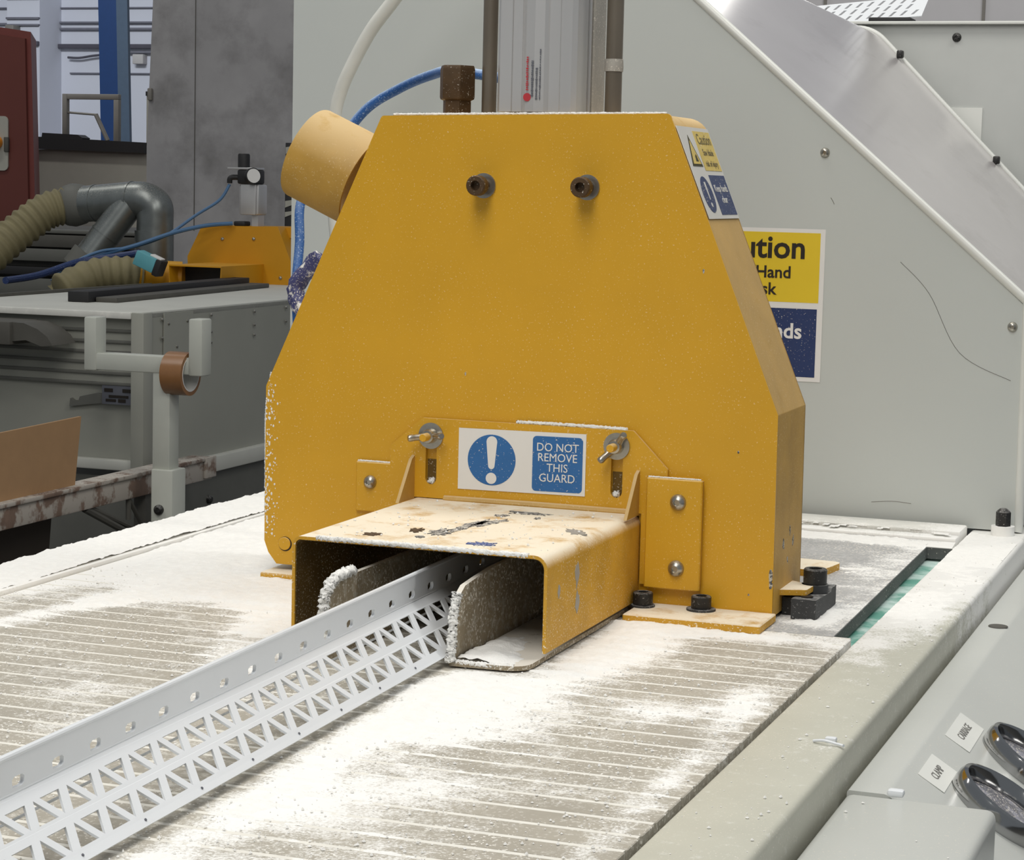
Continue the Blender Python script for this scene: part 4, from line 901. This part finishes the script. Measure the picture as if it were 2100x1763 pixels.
b = MB(); b.lathe([(0.0175, 0.336), (0.0175, 0.372), (0.0155, 0.376)], Matrix.Translation((-2.2, 4.335, 0)), 24); b.build('knob', M['dark'], Cf)
gd = Vector((0.72, -0.62, 0.12)).normalized(); mt = Matrix.Translation((-2.150, 4.295, 0.312)) @ gd.to_track_quat('Z', 'Y').to_matrix().to_4x4()
b = MB(); b.lathe([(0.0235, -0.012), (0.0235, 0.004), (0.0210, 0.004)], mt, 32); gg = b.build('gauge', M['dark'], Cf)
b = MB(); b.lathe([(0.0205, 0.004), (0.0205, 0.0048)], mt, 32); b.build('gauge_dial', M['white'], gg, label='white gauge dial')
b = MB(); b.tube(bez([(-2.205, 4.31, 0.307), (-2.225, 4.3, 0.305), (-2.228, 4.3, 0.29)]), 0.008, 10); b.build('elbow', M['dark'], Cf)
b = MB(); b.tube(bez([(-2.228, 4.3, 0.286), (-2.250, 4.28, 0.24), (-2.31, 4.25, 0.195), (-2.38, 4.2, 0.135), (-2.46, 4.15, 0.10), (-2.54, 4.1, 0.085), (-2.60, 4.05, 0.05), (-2.64, 4.0, 0.0)]), 0.0045, 8); tag(b.build('air_hose', M['blue_far']), 'thin blue air line falling from the far gauge to the duct', 'hose')
b = MB(); b.tube(bez([(-2.212, 4.29, 0.173), (-2.28, 4.25, 0.165), (-2.36, 4.2, 0.142), (-2.45, 4.15, 0.105), (-2.55, 4.1, 0.07), (-2.62, 4.0, 0.02)]), 0.006, 8); tag(b.build('air_hose', M['blue_far']), 'blue air line running along the top of the far guard', 'hose')
b = MB(); b.tube(bez([(-2.42, 4.12, 0.085), (-2.50, 4.1, 0.07), (-2.58, 4.05, 0.055), (-2.62, 3.9, 0.02), (-2.60, 3.7, 0.012)]), 0.010, 10); tag(b.build('cable_bundle', M['navy']), 'dark navy bundle of hoses between duct and teal sensor', 'cable')
Te = thing('limit_sensor', 'teal plastic sensor block with black end leaning by the far tunnel', 'sensor', (-2.31, 4.0, 0.06))
mtx = Matrix.Translation((-2.312, 3.98, 0.064)) @ Matrix.Rotation(0.38, 4, 'Y')
b = MB(); b.box(-0.040, 0.026, -0.02, 0.02, -0.021, 0.021, 0.003); b.bm.transform(mtx); b.build('body', M['teal'], Te)
b = MB(); b.box(0.026, 0.044, -0.021, 0.021, -0.025, 0.022, 0.003); b.bm.transform(mtx); b.build('end_cap', M['dark'], Te)
b = MB(); b.box(0.0, 0.036, -0.012, 0.012, 0.021, 0.026, 0.001); b.bm.transform(mtx); b.build('lid', M['white'], Te)
# tan hose at the far spout
def ribbed(path, r, n, m, name, lab, cat='hose', amp=0.16, per=5):
    Pp = bez(path, n); b = MB()
    b.tube(Pp, r, 20, rad=[r * (1 + amp * (0.5 + 0.5 * math.cos(2 * PI * i / per))) for i in range(len(Pp))]); return tag(b.build(name, m, smooth=70), lab, cat)
ribbed([(-2.385, 4.07, 0.026), (-2.44, 4.03, 0.030), (-2.50, 3.98, 0.020), (-2.55, 3.9, -0.02)], 0.042, 14, M['flex'], 'flexible_hose', 'short tan flexible hose on the outlet of the far guard')
# duct
Du = thing('extraction_duct', 'galvanised branching extraction duct behind the far bench', 'duct', (-2.65, 4.4, 0.1))
ctr = [(-2.80, 4.4, 0.212), (-2.70, 4.4, 0.222), (-2.60, 4.4, 0.232), (-2.56, 4.4, 0.230), (-2.53, 4.4, 0.212), (-2.527, 4.4, 0.18), (-2.530, 4.4, 0.10)]
b = MB(); b.tube(bez(ctr, 8), 0.055, 28); b.build('main_pipe', M['galv'], Du, smooth=50)
b = MB(); b.cyl((-2.530, 4.4, 0.142), (-2.530, 4.4, 0.03), 0.0585, 28); b.build('drop_collar', M['galv'], Du)
for i_, (a_, c_) in enumerate((((-2.735, 4.4, 0.2185), (-2.729, 4.4, 0.219)), ((-2.61, 4.4, 0.2315), (-2.603, 4.4, 0.2318)))):
    b = MB(); b.cyl(a_, c_, 0.0568, 28); b.build('seam_ring', M['galv'], Du)
b = MB(); b.lathe([(0.052, -0.02), (0.062, -0.012), (0.066, 0.01), (0.060, 0.04), (0.055, 0.05)], Matrix.Translation((-2.815, 4.4, 0.2105)) @ Vector((1, 0, 0.1)).to_track_quat('Z', 'Y').to_matrix().to_4x4(), 28); b.build('end_reducer', M['bench_dark'], Du, smooth=50, label='grey rubber reducer')
b = MB(); b.cyl((-2.60, 4.395, 0.235), (-2.715, 4.33, 0.055), 0.046, 28); b.build('branch_pipe', M['galv'], Du)
bd = (Vector((-2.715, 4.33, 0.055)) - Vector((-2.60, 4.395, 0.235))).normalized()
c_ = Vector((-2.715, 4.33, 0.055)); b = MB(); b.cyl(c_ - bd * 0.01, c_ + bd * 0.045, 0.056, 28); b.build('branch_collar', M['bench_dark'], Du, label='dark rubber collar on the branch')
c2 = c_ - bd * 0.09; b = MB(); b.cyl(c2, c2 + bd * 0.006, 0.0478, 28); b.build('seam_ring', M['galv'], Du)
ribbed([tuple(c_ + bd * 0.04), tuple(c_ + bd * 0.08), tuple(c_ + bd * 0.14)], 0.040, 10, M['flex'], 'flexible_hose', 'grey flexible hose leaving the bottom of the branch duct', per=4)
ribbed([(-2.82, 4.39, 0.210), (-2.87, 4.34, 0.19), (-2.925, 4.28, 0.13), (-2.97, 4.2, 0.06), (-3.0, 4.1, -0.02), (-3.02, 4.05, -0.1)], 0.050, 20, M['flex'], 'flexible_hose', 'long tan ribbed hose dropping from the duct end at the left edge', per=5)
# dim bench behind the duct
Rb = thing('rear_bench', 'dim dark grey machine bed with rails behind the duct', 'machine', (-3.0, 5.5, -0.9))
b = MB(); b.box(-4.2, -2.35, 5.25, 5.9, -0.9, 0.11); b.build('bed', M['dim'], Rb)
for z0, z1, m in ((0.098, 0.112, 'bench_dark'), (0.05, 0.094, 'dim'), (0.0, 0.044, 'bench_dark'), (-0.05, -0.02, 'dark'), (-0.12, -0.06, 'bench_dark')):
    b = MB(); b.box(-4.2, -2.35, 5.20, 5.26, z0, z1, 0.004); b.build('rail', M[m], Rb)
# speckled panel
Sp = thing('sheet_panel', 'tall mottled grey sheet standing behind the far yellow guard', 'panel', (-2.6, 5.0, -0.9))
b = MB(); b.prism([(-2.89, -0.9), (-2.892, 0.40), (-2.858, 1.2), (-2.335, 1.2), (-2.345, -0.9)], lambda u, v: (u, 5.0, v), lambda u, v: (u, 5.03, v)); b.build('sheet', M['speckle'], Sp)
b = MB(); b.box(-2.884, -2.868, 4.985, 5.0, 0.552, 0.592, 0.004); b.build('hook', M['frame'], Sp)
b = MB(); b.box(-2.715, -2.713, 4.998, 5.0, 0.13, 1.2); b.build('seam', M['dim'], Sp)
St = thing('striped_marker', 'narrow black and white striped marker at the edge of the grey housing', 'marker', (-2.36, 4.95, 0.1))
b = MB(); b.box(-2.338, -2.312, 4.90, 4.92, -0.9, 0.42, 0.001); b.build('strip', M['dark'], St)
for z0, z1 in ((0.145, 0.155), (0.185, 0.205), (0.215, 0.24), (0.265, 0.285), (0.315, 0.355), (0.385, 0.41)):
    b = MB(); b.prism([(-2.356, z0), (-2.309, z0 + 0.01), (-2.309, z1), (-2.356, z1 - 0.004)], lambda u, v: (max(u, -2.336), 4.898, v), lambda u, v: (max(u, -2.336), 4.901, v)); b.build('white_patch', M['beige'], St)
# red cabinet
Rc = thing('control_cabinet', 'dark red oxide electrical cabinet at the left edge of the hall', 'cabinet', (-4.2, 6.2, -0.9))
b = MB(); b.prism([(-4.75, -0.9), (-4.75, 0.866), (-4.10, 0.866), (-3.966, 0.848), (-3.916, -0.9)], lambda u, v: (u, 6.012, v), lambda u, v: (u - 0.28, 6.5, v)); b.build('carcass', M['red_edge'], Rc)
b = MB(); b.prism([(-4.72, -0.86), (-4.72, 0.838), (-4.10, 0.838), (-3.985, 0.822), (-3.945, -0.86)], lambda u, v: (u, 6.0, v), lambda u, v: (u, 6.012, v)); b.build('door', M['red'], Rc)
plate('switch_plate', [rrect(-4.25, -4.057, 0.312, 0.523, 0.02)], 0.006, XZ(5.996), M['beige'], Rc)
b = MB(); b.cyl((-4.106, 5.992, 0.421), (-4.106, 5.97, 0.421), 0.026, 24); b.build('rotary_knob', M['orange'], Rc, label='orange rotary knob')
b = MB(); b.box(-4.072, -4.052, 5.985, 5.998, 0.385, 0.442, 0.003); b.build('hasp', M['dim'], Rc)
# bench screen with black ledge
Ls = thing('screen_panel', 'beige perforated screen with a black ledge below the white wall', 'screen', (-4.3, 7.0, -0.9))
b = MB(); b.box(-5.2, -4.004, 7.01, 7.05, -0.9, 0.41); b.build('panel', M['beige'], Ls)
b = MB(); b.prism([(-5.2, 0.42), (-5.2, 0.486), (-4.004, 0.447), (-4.004, 0.402), (-4.56, 0.411)], lambda u, v: (u, 6.97, v), lambda u, v: (u, 7.1, v)); b.build('ledge', M['dark'], Ls)
b = MB(); b.box(-4.020, -3.985, 7.02, 7.06, -0.9, 0.648); b.build('end_post', M['beige'], Ls)
b = MB(); b.box(-4.022, -3.975, 7.015, 7.065, 0.648, 0.667); b.build('post_cap', M['dark'], Ls)
b = MB(); b.prism([(-4.52, 0.462), (-4.517, 0.482), (-4.34, 0.476), (-4.315, 0.462), (-4.32, 0.452)], lambda u, v: (u, 6.985, v), lambda u, v: (u, 7.05, v)); tag(b.build('black_tool', M['dark']), 'flat black tool case lying on the ledge below the frame', 'tool')
Fr = thing('metal_frame', 'empty grey metal frame standing on the black ledge', 'frame', (-4.35, 7.1, 0.45))
for bx in ((-4.487, -4.463, 0.462, 0.657), (-4.463, -4.204, 0.633, 0.657), (-4.229, -4.204, 0.452, 0.633)):
    b = MB(); b.box(bx[0], bx[1], 7.10, 7.125, bx[2], bx[3], 0.002); b.build('bar', M['frame'], Fr)
b = MB(); b.tube([(-4.465, 7.11, 0.576), (-4.318, 7.11, 0.567)], 0.005, 8); b.build('cross_bar', M['frame'], Fr)
b = MB(); b.tube([(-4.322, 7.11, 0.568), (-4.262, 7.11, 0.455)], 0.010, 8); b.build('brace', M['frame'], Fr)

# ------------------------------------------------------------------ tape stand, beam, cardboard
Ts = thing('tape_stand', 'white painted tee-shaped stand holding a roll of parcel tape', 'stand', (-1.52, 2.6, -0.9))
b = MB(); b.box(-1.538, -1.497, 2.602, 2.645, -0.32, -0.09, 0.003); b.build('post', M['standw'], Ts)
b = MB(); b.box(-1.5365, -1.4855, 2.595, 2.655, -0.9, -0.312, 0.003); b.build('sleeve', M['standw'], Ts)
b = MB(); b.box(-1.695, -1.425, 2.60, 2.64, -0.108, -0.072, 0.003); b.build('cross_bar', M['standw'], Ts)
for x0, x1 in ((-1.702, -1.672), (-1.452, -1.420)):
    b = MB(); b.box(x0, x1, 2.598, 2.643, -0.110, 0.004 if x0 < -1.6 else 0.010, 0.004); b.build('upright', M['standw'], Ts)
b = MB(); b.lathe([(0.011, 0), (0.0105, 0.006), (0.006, 0.010)], frame((-1.516, 2.595, -0.397), (1, 0, 0), (0, 0, 1)), 16); b.build('sleeve_bolt', M['black'], Ts)
Tr = thing('tape_roll', 'brown parcel tape roll hanging on the white stand', 'tape', (-1.48, 2.62, -0.107))
mt = Matrix.Translation((-1.482, 2.62, -0.1075)) @ Matrix.Rotation(PI / 2, 4, 'Y')
b = MB(); b.lathe([(0.0375, -0.025), (0.046, -0.025), (0.046, 0.025), (0.0375, 0.025)], mt, 48, close=True); b.build('tape', M['tape'], Tr)
b = MB(); b.lathe([(0.0355, -0.0255), (0.0375, -0.0255), (0.0375, 0.0255), (0.0355, 0.0255)], mt, 48, close=True); b.build('core', M['white'], Tr)
Be = thing('rusty_trolley', 'rusty trolley with flaking white paint on its long side beam', 'trolley', (-1.62, 2.3, -0.9))
b = MB(); b.box(-1.655, -1.60, 1.6, 3.0, -0.384, -0.332, 0.004); b.build('side_beam', M['rust'], Be)
b = MB(); b.box(-1.60, -1.594, 1.6, 2.98, -0.339, -0.330, 0.002); b.build('beam_edge', M['rust'], Be)
b = MB(); b.box(-1.60, -1.592, 2.952, 3.003, -0.378, -0.330, 0.002); b.build('end_plate', M['rust'], Be)
for p0, p1, r in (((-1.61, 2.45, -0.384), (-1.61, 2.62, -0.455), 0.008), ((-1.61, 2.47, -0.384), (-1.61, 2.66, -0.455), 0.006), ((-1.61, 2.63, -0.384), (-1.61, 2.63, -0.43), 0.006), ((-1.61, 2.63, -0.384), (-1.61, 2.70, -0.46), 0.005), ((-1.61, 2.85, -0.384), (-1.61, 2.79, -0.50), 0.012)):
    b = MB(); b.tube([p0, p1], r, 8); b.build('brace', M['dim'], Be)
b = MB(); b.box(-1.63, -1.60, 1.6, 2.75, -0.50, -0.462, 0.003); b.build('lower_rail', M['dim'], Be)
for y in (1.65, 2.7):
    b = MB(); b.box(-1.636, -1.608, y, y + 0.03, -0.9, -0.384); b.build('leg', M['dim'], Be)
b = MB(); b.prism([(1.55, -0.335), (1.55, -0.200), (2.10, -0.198), (2.455, -0.192), (2.43, -0.335)], lambda u, v: (-1.622, u, v), lambda u, v: (-1.628, u, v)); tag(b.build('cardboard_sheet', M['card']), 'brown cardboard sheet standing upright on the rusty beam', 'cardboard')
b = MB(); b.prism([(1.5, -0.89), (1.5, -0.388), (2.40, -0.388), (2.33, -0.89)], lambda u, v: (-1.658, u, v), lambda u, v: (-1.668, u, v)); tag(b.build('dark_board', M['card_dark']), 'dark brown board hanging below the rusty beam', 'board')
Tn = thing('dark_tray', 'dark grey arm with curved tip before the far bench at the left edge', 'arm', (-2.0, 2.8, -0.06))
b = MB(); b.box(-2.6, -1.975, 2.74, 2.86, -0.078, -0.026, 0.003); b.build('arm', M['dim'], Tn)
b = MB(); b.prism([(-1.976, -0.027), (-1.945, -0.028), (-1.91, -0.040), (-1.885, -0.056), (-1.872, -0.075), (-1.90, -0.078), (-1.94, -0.066), (-1.976, -0.070)], lambda u, v: (u, 2.75, v), lambda u, v: (u, 2.85, v)); b.build('tip', M['dim'], Tn)
